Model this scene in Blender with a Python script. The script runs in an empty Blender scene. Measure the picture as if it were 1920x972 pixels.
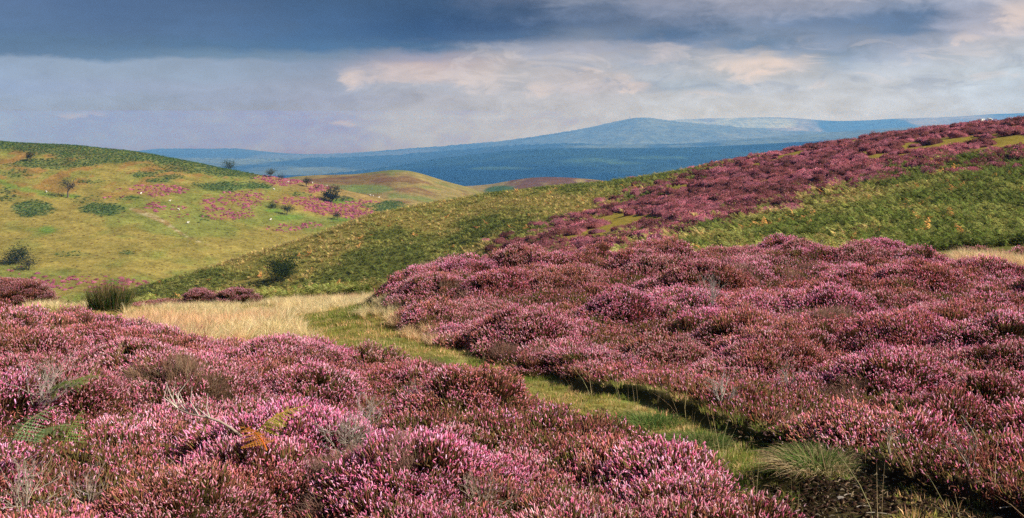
import bpy, math, numpy as np
from mathutils import Vector

rng = np.random.default_rng(7)
F, U0, V0 = 2000.0, 960.0, 212.0          # focal length, principal column and eye level of the 1920 px wide photograph
scene = bpy.context.scene
COL = scene.collection

# ------------------------------------------------------------------ helpers
def lin(r, g, b):
    c = np.array([r, g, b], float) / 255.0
    return tuple(np.where(c <= 0.04045, c / 12.92, ((c + 0.055) / 1.055) ** 2.4))

def _h(ix, iy, seed):
    n = (ix.astype(np.int64) * 374761393 + iy.astype(np.int64) * 668265263 + seed * 974711) & 0xFFFFFFFF
    n = ((n ^ (n >> 13)) * 1274126177) & 0xFFFFFFFF
    n = (n ^ (n >> 16)) & 0xFFFFFFFF
    return n / 4294967295.0

def vnoise(x, y, seed=0):
    x = np.asarray(x, float); y = np.asarray(y, float)
    ix = np.floor(x); iy = np.floor(y)
    fx = x - ix; fy = y - iy
    fx = fx * fx * fx * (fx * (fx * 6 - 15) + 10); fy = fy * fy * fy * (fy * (fy * 6 - 15) + 10)
    a = _h(ix, iy, seed); b = _h(ix + 1, iy, seed); c = _h(ix, iy + 1, seed); d = _h(ix + 1, iy + 1, seed)
    return (a * (1 - fx) + b * fx) * (1 - fy) + (c * (1 - fx) + d * fx) * fy

def fbm(x, y, seed=0, octv=4, gain=.5):
    s = 0; a = 1; t = 0
    for k in range(octv):
        s = s + a * vnoise(np.asarray(x) * 2 ** k + 13.7 * k, np.asarray(y) * 2 ** k + 5.1 * k, seed + k); t += a; a *= gain
    return s / t

def sstep(a, b, x):
    t = np.clip((x - a) / (b - a), 0, 1)
    return t * t * (3 - 2 * t)

def mix(a, b, w):
    return np.asarray(a) * (1 - w)[..., None] + np.asarray(b) * w[..., None]

def in_poly(px, py, poly):
    inside = np.zeros(np.shape(px), bool); n = len(poly); j = n - 1
    for i in range(n):
        xi, yi = poly[i]; xj, yj = poly[j]
        c = ((yi > py) != (yj > py)) & (px < (xj - xi) * (py - yi) / (yj - yi + 1e-12) + xi)
        inside ^= c; j = i
    return inside

def X(u, y): return (u - U0) / F * y
def Z(v, y): return -(v - V0) / F * y

# ------------------------------------------------------------------ meshes
def build(name, verts, faces, cols=None, mat=None, parent=None, smooth=False, loc=None):
    """ONE mesh object; verts n x 3, faces m x 3 or m x 4, cols n x 3"""
    verts = np.asarray(verts, np.float32); faces = np.asarray(faces, np.int32)
    me = bpy.data.meshes.new(name)
    k = faces.shape[1]; m = len(faces)
    me.vertices.add(len(verts)); me.vertices.foreach_set('co', verts.ravel())
    me.loops.add(m * k); me.loops.foreach_set('vertex_index', faces.ravel())
    me.polygons.add(m); me.polygons.foreach_set('loop_start', np.arange(0, m * k, k, dtype=np.int32))
    me.polygons.foreach_set('loop_total', np.full(m, k, np.int32))
    if smooth: me.polygons.foreach_set('use_smooth', np.ones(m, bool))
    me.update(calc_edges=True)
    if cols is not None:
        a = me.attributes.new('Col', 'FLOAT_COLOR', 'POINT')
        c = np.ones((len(verts), 4), np.float32); c[:, :3] = cols
        a.data.foreach_set('color', c.ravel())
    if mat: me.materials.append(mat)
    o = bpy.data.objects.new(name, me)
    if loc is not None: o.location = loc
    if parent is not False: COL.objects.link(o)
    if parent: o.parent = parent
    return o

def tag(o, label=None, cat=None, group=None, kind=None):
    if label: o['label'] = label
    if cat: o['category'] = cat
    if group: o['group'] = group
    if kind: o['kind'] = kind
    return o

def empty(name, loc, rz=0):
    o = bpy.data.objects.new(name, None); COL.objects.link(o); o.location = loc; o.rotation_euler = (0, 0, rz)
    o.empty_display_size = .2
    return o

class Geo:
    def __init__(s): s.v = []; s.f = []; s.c = []; s.n = 0
    def add(s, v, f, c):
        v = np.asarray(v, float); f = np.asarray(f, int)
        c = np.asarray(c, float)
        if c.ndim == 1: c = np.tile(c, (len(v), 1))
        s.v.append(v); s.f.append(f + s.n); s.c.append(c); s.n += len(v)
    def tube(s, pts, rad, sides, col, cap=True):
        pts = np.asarray(pts, float); rad = np.asarray(rad, float); k = len(pts)
        d = np.gradient(pts, axis=0); d /= np.linalg.norm(d, axis=1)[:, None] + 1e-9
        ref = np.array([0.3, 0.2, 1.0]) if abs(d[0][2]) < .9 else np.array([1.0, .2, .1])
        a = np.cross(d, ref); a /= np.linalg.norm(a, axis=1)[:, None] + 1e-9
        b = np.cross(d, a)
        t = np.arange(sides) * 2 * math.pi / sides
        ring = pts[:, None] + rad[:, None, None] * (a[:, None] * np.cos(t)[None, :, None] + b[:, None] * np.sin(t)[None, :, None])
        v = ring.reshape(-1, 3); f = []
        for i in range(k - 1):
            for j in range(sides):
                p = i * sides + j; q = i * sides + (j + 1) % sides
                f += [(p, q, q + sides), (p, q + sides, p + sides)]
        col = np.asarray(col, float)
        c = np.repeat(col, sides, 0) if col.ndim == 2 else np.tile(col, (len(v), 1))
        s.add(v, f, c)
    def blade(s, pts, w, col, side=None):
        """flat tapered strip along pts"""
        pts = np.asarray(pts, float); k = len(pts)
        d = pts[-1] - pts[0]
        if side is None:
            side = np.cross(d, (rng.normal(), rng.normal(), rng.normal() * .2))
        side = side / (np.linalg.norm(side) + 1e-9)
        w = np.asarray(w, float)
        v = np.concatenate([pts[:-1] - side * w[:-1, None], pts[:-1] + side * w[:-1, None], pts[-1:]])
        f = []; m = k - 1
        for i in range(m - 1): f += [(i, m + i, m + i + 1), (i, m + i + 1, i + 1)]
        f.append((m - 1, 2 * m - 1, 2 * m))
        col = np.asarray(col, float)
        c = np.concatenate([col[:-1], col[:-1], col[-1:]]) if col.ndim == 2 else col
        s.add(v, f, c)
    def arr(s):
        return np.concatenate(s.v), np.concatenate(s.f), np.concatenate(s.c)
    def obj(s, name, mat, parent=None, loc=None, smooth=False):
        v, f, c = s.arr(); return build(name, v, f, c, mat, parent, smooth, loc)

def J(base, amt):
    return np.clip(np.asarray(base) * (1 + rng.normal() * amt) * (1 + rng.normal(size=3) * amt * .35), 0.004, .95)

# ------------------------------------------------------------------ materials
def nodes(mat):
    mat.use_nodes = True; nt = mat.node_tree; nt.nodes.clear(); return nt, nt.nodes, nt.links

def plant_material(name, inst, transl=.42):
    mat = bpy.data.materials.new(name); nt, N, L = nodes(mat)
    out = N.new('ShaderNodeOutputMaterial')
    a = N.new('ShaderNodeAttribute'); a.attribute_name = 'Col'; col = a.outputs['Color']
    if inst:
        t = N.new('ShaderNodeAttribute'); t.attribute_type = 'INSTANCER'; t.attribute_name = 'tint'
        m = N.new('ShaderNodeMix'); m.data_type = 'RGBA'; m.blend_type = 'MULTIPLY'; m.inputs['Factor'].default_value = 1
        L.new(col, m.inputs['A']); L.new(t.outputs['Color'], m.inputs['B']); col = m.outputs['Result']
    d = N.new('ShaderNodeBsdfDiffuse'); L.new(col, d.inputs['Color'])
    if transl:
        r = N.new('ShaderNodeBsdfTranslucent'); L.new(col, r.inputs['Color'])
        x = N.new('ShaderNodeMixShader'); x.inputs[0].default_value = transl
        L.new(d.outputs[0], x.inputs[1]); L.new(r.outputs[0], x.inputs[2]); L.new(x.outputs[0], out.inputs['Surface'])
    else:
        L.new(d.outputs[0], out.inputs['Surface'])
    return mat

def ground_material(name, scales, strength=.5, bump=.0, bscale=8.):
    """vertex colour of the ground cover times fine procedural mottling, with a bump"""
    mat = bpy.data.materials.new(name); nt, N, L = nodes(mat)
    out = N.new('ShaderNodeOutputMaterial'); d = N.new('ShaderNodeBsdfDiffuse')
    a = N.new('ShaderNodeAttribute'); a.attribute_name = 'Col'; col = a.outputs['Color']
    tc = N.new('ShaderNodeTexCoord')
    for i, s in enumerate(scales):
        n = N.new('ShaderNodeTexNoise'); n.inputs['Scale'].default_value = s; n.inputs['Detail'].default_value = 4; n.inputs['Roughness'].default_value = .65
        L.new(tc.outputs['Object'], n.inputs['Vector'])
        r = N.new('ShaderNodeValToRGB'); e = r.color_ramp.elements
        e[0].position = .32; e[1].position = .68
        lo = max(0.05, 1 - strength); hi = 1 + strength * .7
        w = (1, .93, .82) if i % 2 else (.93, 1, .9)
        e[0].color = (lo * w[0], lo * w[1], lo * w[2], 1); e[1].color = (hi, hi, hi, 1)
        L.new(n.outputs['Fac'], r.inputs['Fac'])
        m = N.new('ShaderNodeMix'); m.data_type = 'RGBA'; m.blend_type = 'MULTIPLY'; m.inputs['Factor'].default_value = 1
        m.clamp_result = False
        L.new(col, m.inputs['A']); L.new(r.outputs['Color'], m.inputs['B']); col = m.outputs['Result']
    L.new(col, d.inputs['Color'])
    if bump:
        n = N.new('ShaderNodeTexNoise'); n.inputs['Scale'].default_value = bscale; n.inputs['Detail'].default_value = 5
        L.new(tc.outputs['Object'], n.inputs['Vector'])
        b = N.new('ShaderNodeBump'); b.inputs['Strength'].default_value = 1; b.inputs['Distance'].default_value = bump
        L.new(n.outputs['Fac'], b.inputs['Height']); L.new(b.outputs[0], d.inputs['Normal'])
    L.new(d.outputs[0], out.inputs['Surface'])
    return mat

M_INST = plant_material('plant_scattered', True)
M_PLANT = plant_material('plant', False)
M_WOOD = plant_material('weathered_wood', False, 0)
M_NEAR = ground_material('moor_turf', (1.3, 9., 40.), .3, .02, 30.)
M_HILL = ground_material('hill_turf', (.12, .6, 2.2), .28, .35, .8)
M_FAR = ground_material('far_land', (.004, .016, .05), .3)

# ------------------------------------------------------------------ terrain
class Hill:
    """a hillside given by its crest and its foot: tables of (u, v, depth)"""
    def __init__(s, crest, foot, p=1.5, back=.02, rough=0, seed=1, rs=.02):
        s.U = np.arange(-1400, 3301, 4.0)
        k = np.exp(-np.linspace(-2, 2, 25) ** 2); k /= k.sum()
        def tab(t, i):
            a = np.interp(s.U, [q[0] for q in t], [q[i] for q in t])
            return np.convolve(np.pad(a, 12, mode='edge'), k, 'valid')
        s.vc, s.yc = tab(crest, 1), tab(crest, 2); s.vf, s.yf = tab(foot, 1), tab(foot, 2)
        s.p, s.back, s.rough, s.seed, s.rs = p, back, rough, seed, rs
    def v(s, u, y):
        i = lambda a: np.interp(u, s.U, a)
        vc, yc, vf, yf = i(s.vc), i(s.yc), i(s.vf), i(s.yf)
        t = (y - yf) / (yc - yf)
        g = np.where(t < 0, s.p * t, 1 - np.clip(1 - t, 0, 1) ** s.p)
        v = vf + (vc - vf) * g
        return np.where(t > 1, vc + s.back * (1000. / yc) * (y - yc) ** 2 / yc, v)
    def z(s, u, y):
        z = Z(s.v(u, y), y)
        if s.rough:
            x = X(u, y); z = z + s.rough * (fbm(x * s.rs, y * s.rs, s.seed, 5) - .5) * 2
        return z
    def hit(s, u, v):
        yf = np.interp(u, s.U, s.yf); yc = np.interp(u, s.U, s.yc)
        ys = np.linspace(yf * .9, yc * 1.02, 1500)
        vv = V0 - F * s.z(np.full_like(ys, u), ys) / ys
        k = np.argmax(vv <= v) if (vv <= v).any() else len(ys) - 1
        return X(u, ys[k]), ys[k], float(s.z(np.array([u]), np.array([ys[k]]))[0])

right = Hill(
    [(-1400, 660, 120), (0, 612, 120), (150, 585, 122), (250, 545, 127), (400, 503, 138), (550, 455, 149), (700, 404, 160), (800, 383, 168), (900, 367, 174), (1020, 353, 173),
     (1130, 343, 170), (1210, 334, 164), (1280, 322, 158), (1400, 300, 150), (1500, 281, 145), (1600, 263, 140), (1700, 250, 136), (1800, 238, 133), (1920, 224, 130), (2200, 200, 128), (3300, 190, 120)],
    [(-1400, 720, 95), (0, 640, 100), (250, 605, 108), (500, 588, 104), (700, 576, 98), (850, 545, 95), (1000, 500, 78), (1300, 478, 60), (1600, 470, 50), (1920, 464, 45), (3300, 500, 40)],
    p=1.35, back=.6, rough=.35, seed=11, rs=.09)
left = Hill(
    [(-1400, 215, 380), (-300, 250, 400), (0, 266, 420), (130, 274, 425), (250, 285, 430), (350, 300, 430), (428, 316, 430), (500, 330, 435), (560, 339, 440), (640, 357, 445), (720, 375, 450), (800, 392, 455), (900, 420, 460), (3300, 800, 460)],
    [(-1400, 580, 230), (0, 572, 240), (250, 562, 250), (500, 520, 300), (700, 470, 345), (800, 450, 370), (3300, 900, 380)],
    p=1.25, back=.25, rough=1.1, seed=21, rs=.025)
brown = Hill(
    [(-1400, 420, 700), (400, 362, 700), (480, 346, 720), (540, 331, 740), (600, 327.5, 750), (650, 328.5, 755), (690, 326, 755), (715, 321.5, 752), (740, 319, 750), (770, 321, 750), (800, 329, 750), (835, 341, 750), (880, 353, 745), (920, 366, 740), (1000, 395, 730), (3300, 700, 700)],
    [(-1400, 460, 520), (600, 420, 560), (900, 420, 580), (3300, 800, 560)], p=1.5, back=.12, rough=1.2, seed=31, rs=.012)
knoll = Hill(
    [(-1400, 420, 1100), (780, 362, 1100), (850, 350.5, 1100), (895, 349, 1090), (925, 346, 1085), (955, 339, 1080), (990, 334, 1080), (1020, 332, 1080), (1060, 333, 1080), (1100, 335.5, 1080), (1140, 340, 1080), (1200, 348, 1080), (3300, 600, 1080)],
    [(-1400, 440, 900), (800, 390, 930), (1200, 385, 930), (3300, 640, 930)], p=1.5, back=.08, rough=1.0, seed=41, rs=.01)

# --- the near rise the photographer stands on, through measured points
NP = [  # u, v, depth of the ground (not of the heather on it)
    (1800, 1150, 4.6), (1650, 962, 6.2), (1450, 872, 7.8), (1250, 806, 9.4), (1100, 748, 11.2), (950, 702, 13.3), (800, 662, 16), (640, 632, 20), (590, 592, 26), (610, 567, 31),
    (700, 565, 31), (450, 612, 23), (250, 618, 21), (205, 588, 24), (30, 580, 27), (80, 628, 15), (300, 700, 13), (300, 772, 11), (300, 890, 8.6), (300, 1120, 6), (560, 684, 16.2), (400, 672, 16.2), (700, 714, 14.8), (880, 785, 12.2), (1000, 806, 10.5), (1150, 848, 9.0), (1350, 972, 7.5), (1350, 1010, 6.6), (-200, 700, 12),
    (-300, 620, 20), (1900, 960, 6.6), (1750, 900, 8), (1600, 868, 9), (1300, 765, 12), (1100, 712, 14.5), (860, 650, 17.5), (740, 596, 21.5), (850, 532, 24), (1000, 508, 27), (1280, 488, 28), (1600, 494, 28), (1900, 498, 26), (1500, 650, 16), (1800, 650, 15), (1800, 772, 11),
    (2300, 800, 10), (2300, 520, 24), (100, 590, 30), (400, 576, 31), (250, 580, 31),
    (-600, 600, 34), (0, 612, 60), (250, 596, 50), (500, 590, 55), (700, 580, 60), (900, 530, 55), (1000, 512, 44), (1300, 492, 40), (1600, 488, 37), (1920, 480, 36), (2500, 480, 34),
    (250, 605, 95), (500, 590, 92), (700, 578, 88), (850, 548, 82), (1300, 480, 55)]
nx = np.array([X(u, y) for u, v, y in NP] + [0, -5, 5, 0, -9, 9, 0.]); ny = np.array([y for u, v, y in NP] + [1.5, 1., 1., -6, -2, -2, -20])
nz = np.array([Z(v, y) for u, v, y in NP] + [-1.95, -2.0, -2.0, -1.8, -1.9, -2.0, -1.6])
def _k(r2): return np.where(r2 > 1e-9, .5 * r2 * np.log(np.maximum(r2, 1e-9)), 0)
_n = len(nx); A = np.zeros((_n + 3, _n + 3))
A[:_n, :_n] = _k((nx[:, None] - nx) ** 2 + (ny[:, None] - ny) ** 2) + np.eye(_n) * .25
A[:_n, _n] = 1; A[:_n, _n + 1] = nx; A[:_n, _n + 2] = ny; A[_n:, :_n] = A[:_n, _n:].T
W = np.linalg.solve(A, np.concatenate([nz, [0, 0, 0]]))
def tps(x, y):
    x = np.asarray(x, float); y = np.asarray(y, float); sh = x.shape; x = x.ravel(); y = y.ravel(); o = np.empty_like(x)
    for i in range(0, len(x), 40000):
        a, b = x[i:i + 40000], y[i:i + 40000]
        o[i:i + 40000] = _k((a[:, None] - nx) ** 2 + (b[:, None] - ny) ** 2) @ W[:_n] + W[_n] + W[_n + 1] * a + W[_n + 2] * b
    return o.reshape(sh)

PATH = [(1930, 4.2, .6), (1840, 5.0, .6), (1690, 6.2, .55), (1470, 7.8, .46), (1262, 9.4, .36), (1105, 11.2, .38), (950, 13.3, .5), (800, 16, .68), (640, 20, 1.1), (590, 26, 1.3), (610, 31, 1.6), (640, 36, 1.8)]
PX = np.array([X(u, y) for u, y, w in PATH]); PY = np.array([y for u, y, w in PATH]); PW = np.array([w for u, y, w in PATH])
def path_dist(x, y):
    """signed distance beyond the path's edge (negative on the path), and side (+ right)"""
    best = np.full(np.shape(x), 1e9); side = np.zeros(np.shape(x))
    for i in range(len(PX) - 1):
        ax, ay, bx, by = PX[i], PY[i], PX[i + 1], PY[i + 1]
        dx, dy = bx - ax, by - ay; l2 = dx * dx + dy * dy
        t = np.clip(((x - ax) * dx + (y - ay) * dy) / l2, 0, 1)
        d = np.hypot(x - ax - t * dx, y - ay - t * dy) - (PW[i] + t * (PW[i + 1] - PW[i]))
        s = dx * (y - ay) - dy * (x - ax)
        m = d < best; best = np.where(m, d, best); side = np.where(m, np.where(s < 0, 1, -1), side)
    return best, side
GRASS_UY = [(-900, 22), (-200, 19.5), (0, 18.5), (100, 18.3), (250, 17.2), (350, 16.8), (450, 16.8), (560, 16.8), (640, 17), (770, 17.2), (750, 20), (700, 23.5), (690, 27), (720, 30.5), (800, 33), (800, 60), (-900, 60)]
GRASS = [(X(u, y), y) for u, y in GRASS_UY]

# raster of the heather's canopy height over the near rise
GX0, GX1, GY0, GY1, GS = -26., 26., 1.5, 36., .07
gx = np.arange(GX0, GX1, GS); gy = np.arange(GY0, GY1, GS); GXX, GYY = np.meshgrid(gx, gy)
pd, pside = path_dist(GXX, GYY)
jit = (fbm(GXX * 1.1, GYY * 1.1, 51, 3) - .5)
hm = (pd + jit * .7 > np.where(pside > 0, .24, .16)) & ~in_poly(GXX + jit * 1.2, GYY + jit * 1.6, GRASS) & (GYY + jit * 3 < 29.5)
hm &= ~((GXX - X(1885, 24)) ** 2 / 1.5 ** 2 + (GYY - 26) ** 2 / 4 ** 2 < 1 + jit)
def blur(a, n):
    k = np.ones(n) / n
    a = np.apply_along_axis(lambda r: np.convolve(np.pad(r, n // 2, mode='edge'), k, 'valid')[:a.shape[1]], 1, a)
    return np.apply_along_axis(lambda r: np.convolve(np.pad(r, n // 2, mode='edge'), k, 'valid')[:a.shape[0]], 0, a)
HM = blur(hm.astype(float), 5)
cano = np.full(GXX.shape, .03)
mound_id = np.zeros(GXX.shape, int)
mx, my = [], []
for i in range(1500):
    cx = rng.uniform(GX0, GX1); cy = rng.uniform(GY0, GY1)
    if mx and min((np.array(mx) - cx) ** 2 + (np.array(my) - cy) ** 2) < .62 ** 2: continue
    mx.append(cx); my.append(cy)
    R = rng.uniform(.4, .95); h = (.11 + .54 * rng.random()) * (.65 + .45 * R)
    i0, i1 = int(max(0, (cy - R - GY0) / GS)), int((cy + R - GY0) / GS) + 1
    j0, j1 = int(max(0, (cx - R - GX0) / GS)), int((cx + R - GX0) / GS) + 1
    xs, ys = GXX[i0:i1, j0:j1], GYY[i0:i1, j0:j1]
    q = ((xs - cx) ** 2 + (ys - cy) ** 2) / R ** 2 + .35 * (fbm(xs * 2.3, ys * 2.3, i % 17, 2) - .5)
    d = .02 + h * np.clip(1 - q, 0, 1) ** .6
    m = d > cano[i0:i1, j0:j1]
    cano[i0:i1, j0:j1] = np.where(m, d, cano[i0:i1, j0:j1]); mound_id[i0:i1, j0:j1] = np.where(m, i, mound_id[i0:i1, j0:j1])
cano = blur(cano, 3) + .05 * (fbm(GXX * 4, GYY * 4, 77, 2) - .5)
cano = np.where((pside < 0) & (pd < 1.6) & (GYY < 11), np.minimum(cano, .17 + .16 * np.clip(pd, 0, 1.6)), cano)
HOLE = sstep(.36, .28, fbm(GXX * .8, GYY * .8, 55, 3))
CAN = cano * (1 - .75 * HOLE) * sstep(.15, .95, HM) * np.where(pside < 0, (.75 + .25 * sstep(.02, .5, pd)), .55 + .45 * sstep(.2, .8, pd))
def grid_at(A, x, y):
    fx = np.clip((np.asarray(x) - GX0) / GS, 0, len(gx) - 1.01); fy = np.clip((np.asarray(y) - GY0) / GS, 0, len(gy) - 1.01)
    ix = fx.astype(int); iy = fy.astype(int); fx = fx - ix; fy = fy - iy
    return (A[iy, ix] * (1 - fx) + A[iy, ix + 1] * fx) * (1 - fy) + (A[iy + 1, ix] * (1 - fx) + A[iy + 1, ix + 1] * fx) * fy
def inside_grid(x, y): return (x > GX0) & (x < GX1 - .1) & (y > GY0) & (y < GY1 - .1)

def z_ground(x, y, under=True):
    """the turf of the near rise running on into the right-hand hillside; under=True lifts it below the heather (its litter and stems)"""
    x = np.asarray(x, float); y = np.asarray(y, float)
    ys = np.maximum(y, 8.); u = np.clip(U0 + F * x / ys, -1400, 3300)
    yf = np.interp(u, right.U, right.yf)
    w = sstep(.8, 1.0, y / yf)
    zn = np.zeros(x.shape); near = y < yf * 1.01
    if near.any():
        xn, yn = x[near], y[near]
        z0 = tps(xn, yn)
        d, s = path_dist(xn, yn)
        fade = sstep(17., 13., yn)
        z0 = z0 + fade * np.where(s > 0, .15 * sstep(.0, .16, d), .10 * sstep(0, .2, d)) * sstep(2.5, 1.2, d)
        z0 = z0 + .05 * (fbm(xn * .9, yn * .9, 61, 3) - .5) + .035 * (fbm(xn * 5, yn * 5, 63, 2) - .5)
        if under: z0 = z0 + np.where(inside_grid(xn, yn), grid_at(CAN, xn, yn), 0) * .5
        zn[near] = z0
    zh = right.z(u, np.maximum(y, 20.))
    return zn * (1 - w) + zh * w

def near_hit(u, v, y0=4., y1=34., lift=0):
    ys = np.linspace(y0, y1, 3000); xs = X(u, ys)
    vv = V0 - F * (z_ground(xs, ys) + lift) / ys
    k = np.argmax(vv <= v) if (vv <= v).any() else len(ys) - 1
    return float(xs[k]), float(ys[k]), float(z_ground(xs[k:k + 1], ys[k:k + 1])[0])

def sheet(name, us, ys, zf, colf, mat, label, kind='structure', floor=4.):
    UU, YY = np.meshgrid(us, ys)
    XX = (UU - U0) / F * np.maximum(YY, floor); ZZ = zf(XX, YY, UU)
    c = colf(XX, YY, ZZ, UU)
    nu, nyy = len(us), len(ys); i = np.arange(nyy - 1)[:, None] * nu + np.arange(nu - 1)[None]
    f = np.stack([i, i + 1, i + nu + 1, i + nu], -1).reshape(-1, 4)
    o = build(name, np.stack([XX, YY, ZZ], -1).reshape(-1, 3), f, c.reshape(-1, 3), mat, smooth=True)
    return tag(o, label, None, None, kind)

# colours of the ground cover
C_PEAT, C_TURF, C_TURFY, C_STRAW, C_OLIVE = (.030, .018, .012), (.14, .18, .038), (.28, .24, .080), (.46, .35, .16), (.30, .22, .05)
C_LITTER, C_ORANGE, C_BGREEN, C_HROOT = (.045, .026, .017), (.26, .12, .035), (.13, .13, .035), (.19, .105, .055)

def right_zones(x, y, z):
    """heather band, bare grass and streak fields on the right-hand hillside, in (u, v) of the surface point"""
    u = U0 + F * x / y; v = V0 - F * z / y
    n = fbm(x * .10, y * .10, 71, 4) - .5; n2 = fbm(x * .35, y * .35, 73, 3) - .5
    low = np.interp(u, [800, 920, 1000, 1100, 1200, 1330, 1400, 1500, 1600, 1700, 1800, 1920, 2400], [480, 482, 478, 470, 452, 412, 396, 372, 352, 325, 305, 285, 250])
    up = np.interp(u, [800, 920, 1000, 1130, 1200, 1260, 1310, 1350, 1400, 1920], [640, 472, 440, 398, 374, 352, 328, 300, 280, 100])
    up = np.where(u < 880, 700, up)
    w = 34.
    hea = sstep(-w, w, low - v + n * 60 + n2 * 20) * sstep(-w, w, v - up + n * 50 + n2 * 20)
    grass = sstep(.06, .16, 1.1 * n + .45 * n2 - .11 - .02 * (v - low + 60) / 40 + np.where((u < 1260) & (v > 405), .22, 0)) * hea
    streak = fbm((x * .5 + y * .12) * .25 + 3, (y - x * .9) * .045, 75, 3) - .5
    return u, v, hea, grass, streak, n, n2

def col_ground(x, y, z, u_):
    d, s = path_dist(x, y)
    cm = np.where(inside_grid(x, y), grid_at(HM, x, y), np.where(y < 20, 1., 0.))
    n = fbm(x * .8, y * .8, 81, 4); n2 = fbm(x * 3, y * 3, 83, 3)
    c = mix(np.broadcast_to(C_TURF, x.shape + (3,)), C_TURFY, sstep(.38, .62, n))
    c = mix(c, C_STRAW, sstep(.5, .8, n2) * .5)
    straw = sstep(17, 19, y) * sstep(.1, .6, d)
    c = mix(c, (.36, .29, .12), straw * .6)
    peat = .92 * sstep(8.0, 6.9, y + (n - .5) * 3.0) * sstep(.35, -.1, d + (n2 - .5) * .8) * sstep(.30, .42, n2)
    bank = sstep(-.02, .05, d) * sstep(.42, .2, d) * sstep(17, 14, y) * np.where(s > 0, 1, .6)
    c = mix(c, C_PEAT, np.clip(peat + bank * .85, 0, 1))
    c = mix(c, C_LITTER, sstep(.1, .5, cm))
    u, v, hea, grass, streak, m, m2 = right_zones(x, np.maximum(y, 8), z)
    h = mix(np.broadcast_to(C_BGREEN, x.shape + (3,)), (.24, .19, .055), sstep(-.1, .12, streak + .4 * m2))
    h = mix(h, C_HROOT, hea * (1 - grass)); h = mix(h, C_OLIVE, grass)
    return mix(c, h, sstep(31, 40, y))

ys = np.concatenate([np.linspace(-40, 2.4, 40), 2.6 * np.exp(np.arange(0, math.log(210 / 2.6), .0052))])
ground = sheet('ground', np.arange(-1300, 3221, 7.0), ys, lambda x, y, u: z_ground(x, y), col_ground, M_NEAR,
               'turf and peat under the heather running from the path up the right hand hillside')

# ------------------------------------------------------------------ left hill
PATCH = [  # green bracken: u, v, half width, half height, density
    (64, 393, 34, 13, 1.), (202, 394, 44, 11, 1.), (95, 308, 78, 9, .8), (271, 328, 26, 6, .8), (322, 332, 24, 5, .7), (293, 340, 26, 5, .7), (430, 350, 62, 9, 1.), (480, 350, 34, 8, 1.), (167, 341, 27, 4, .6),
    (242, 372, 20, 5, .6), (372, 314, 92, 11, .75), (440, 325, 60, 8, .9), (378, 410, 20, 8, .35), (134, 477, 32, 4, .35), (239, 475, 14, 4, .6), (733, 390, 28, 12, 1.), (566, 365, 20, 4, .5), (640, 374, 18, 5, .5), (30, 325, 45, 8, .4), (15, 358, 16, 6, .5), (100, 282, 90, 9, .8), (240, 297, 90, 9, .8), (20, 372, 20, 6, .4), (170, 375, 30, 7, .25), (692, 386, 12, 4, .6)]
PINK = [(295, 357, 58, 11, .55), (290, 394, 28, 13, .6), (335, 395, 30, 14, .2), (425, 388, 58, 24, .45), (455, 372, 48, 17, .6), (440, 403, 50, 10, .6), (524, 341, 48, 9, .7), (500, 335, 26, 6, .5), (592, 356, 22, 7, .8), (560, 378, 42, 8, .6), (618, 391, 48, 12, .75), (665, 401, 38, 9, .75), (538, 428, 42, 9, .45), (585, 424, 30, 7, .35),
        (100, 530, 62, 14, .40), (190, 537, 55, 16, .40), (240, 530, 40, 10, .4), (682, 384, 40, 7, .6), (715, 398, 22, 4, .6), (205, 374, 40, 6, .15), (25, 505, 30, 5, .2), (60, 515, 40, 5, .2)]
def ell(u, v, L, n):
    d = np.zeros(np.shape(u))
    for a, b, ru, rv, w in L:
        q = ((u - a) / ru) ** 2 + ((v - b) / rv) ** 2
        d = np.maximum(d, w * sstep(1.5, .35, q + n * 1.6))
    return d
def left_fields(x, y, z):
    u = U0 + F * x / y; v = V0 - F * z / y
    n = fbm(x * .05, y * .035, 91, 4) - .5; n2 = fbm(x * .22, y * .15, 93, 3) - .5
    crest_v = np.interp(u, left.U, left.vc)
    band = .85 * sstep(22, 10, v - crest_v + n * 34) * sstep(500, 450, u)
    fern = np.maximum(ell(u, v, PATCH, n + n2), band)
    pink = ell(u, v, PINK, n + n2)
    return u, v, n, n2, fern, pink, crest_v
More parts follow.
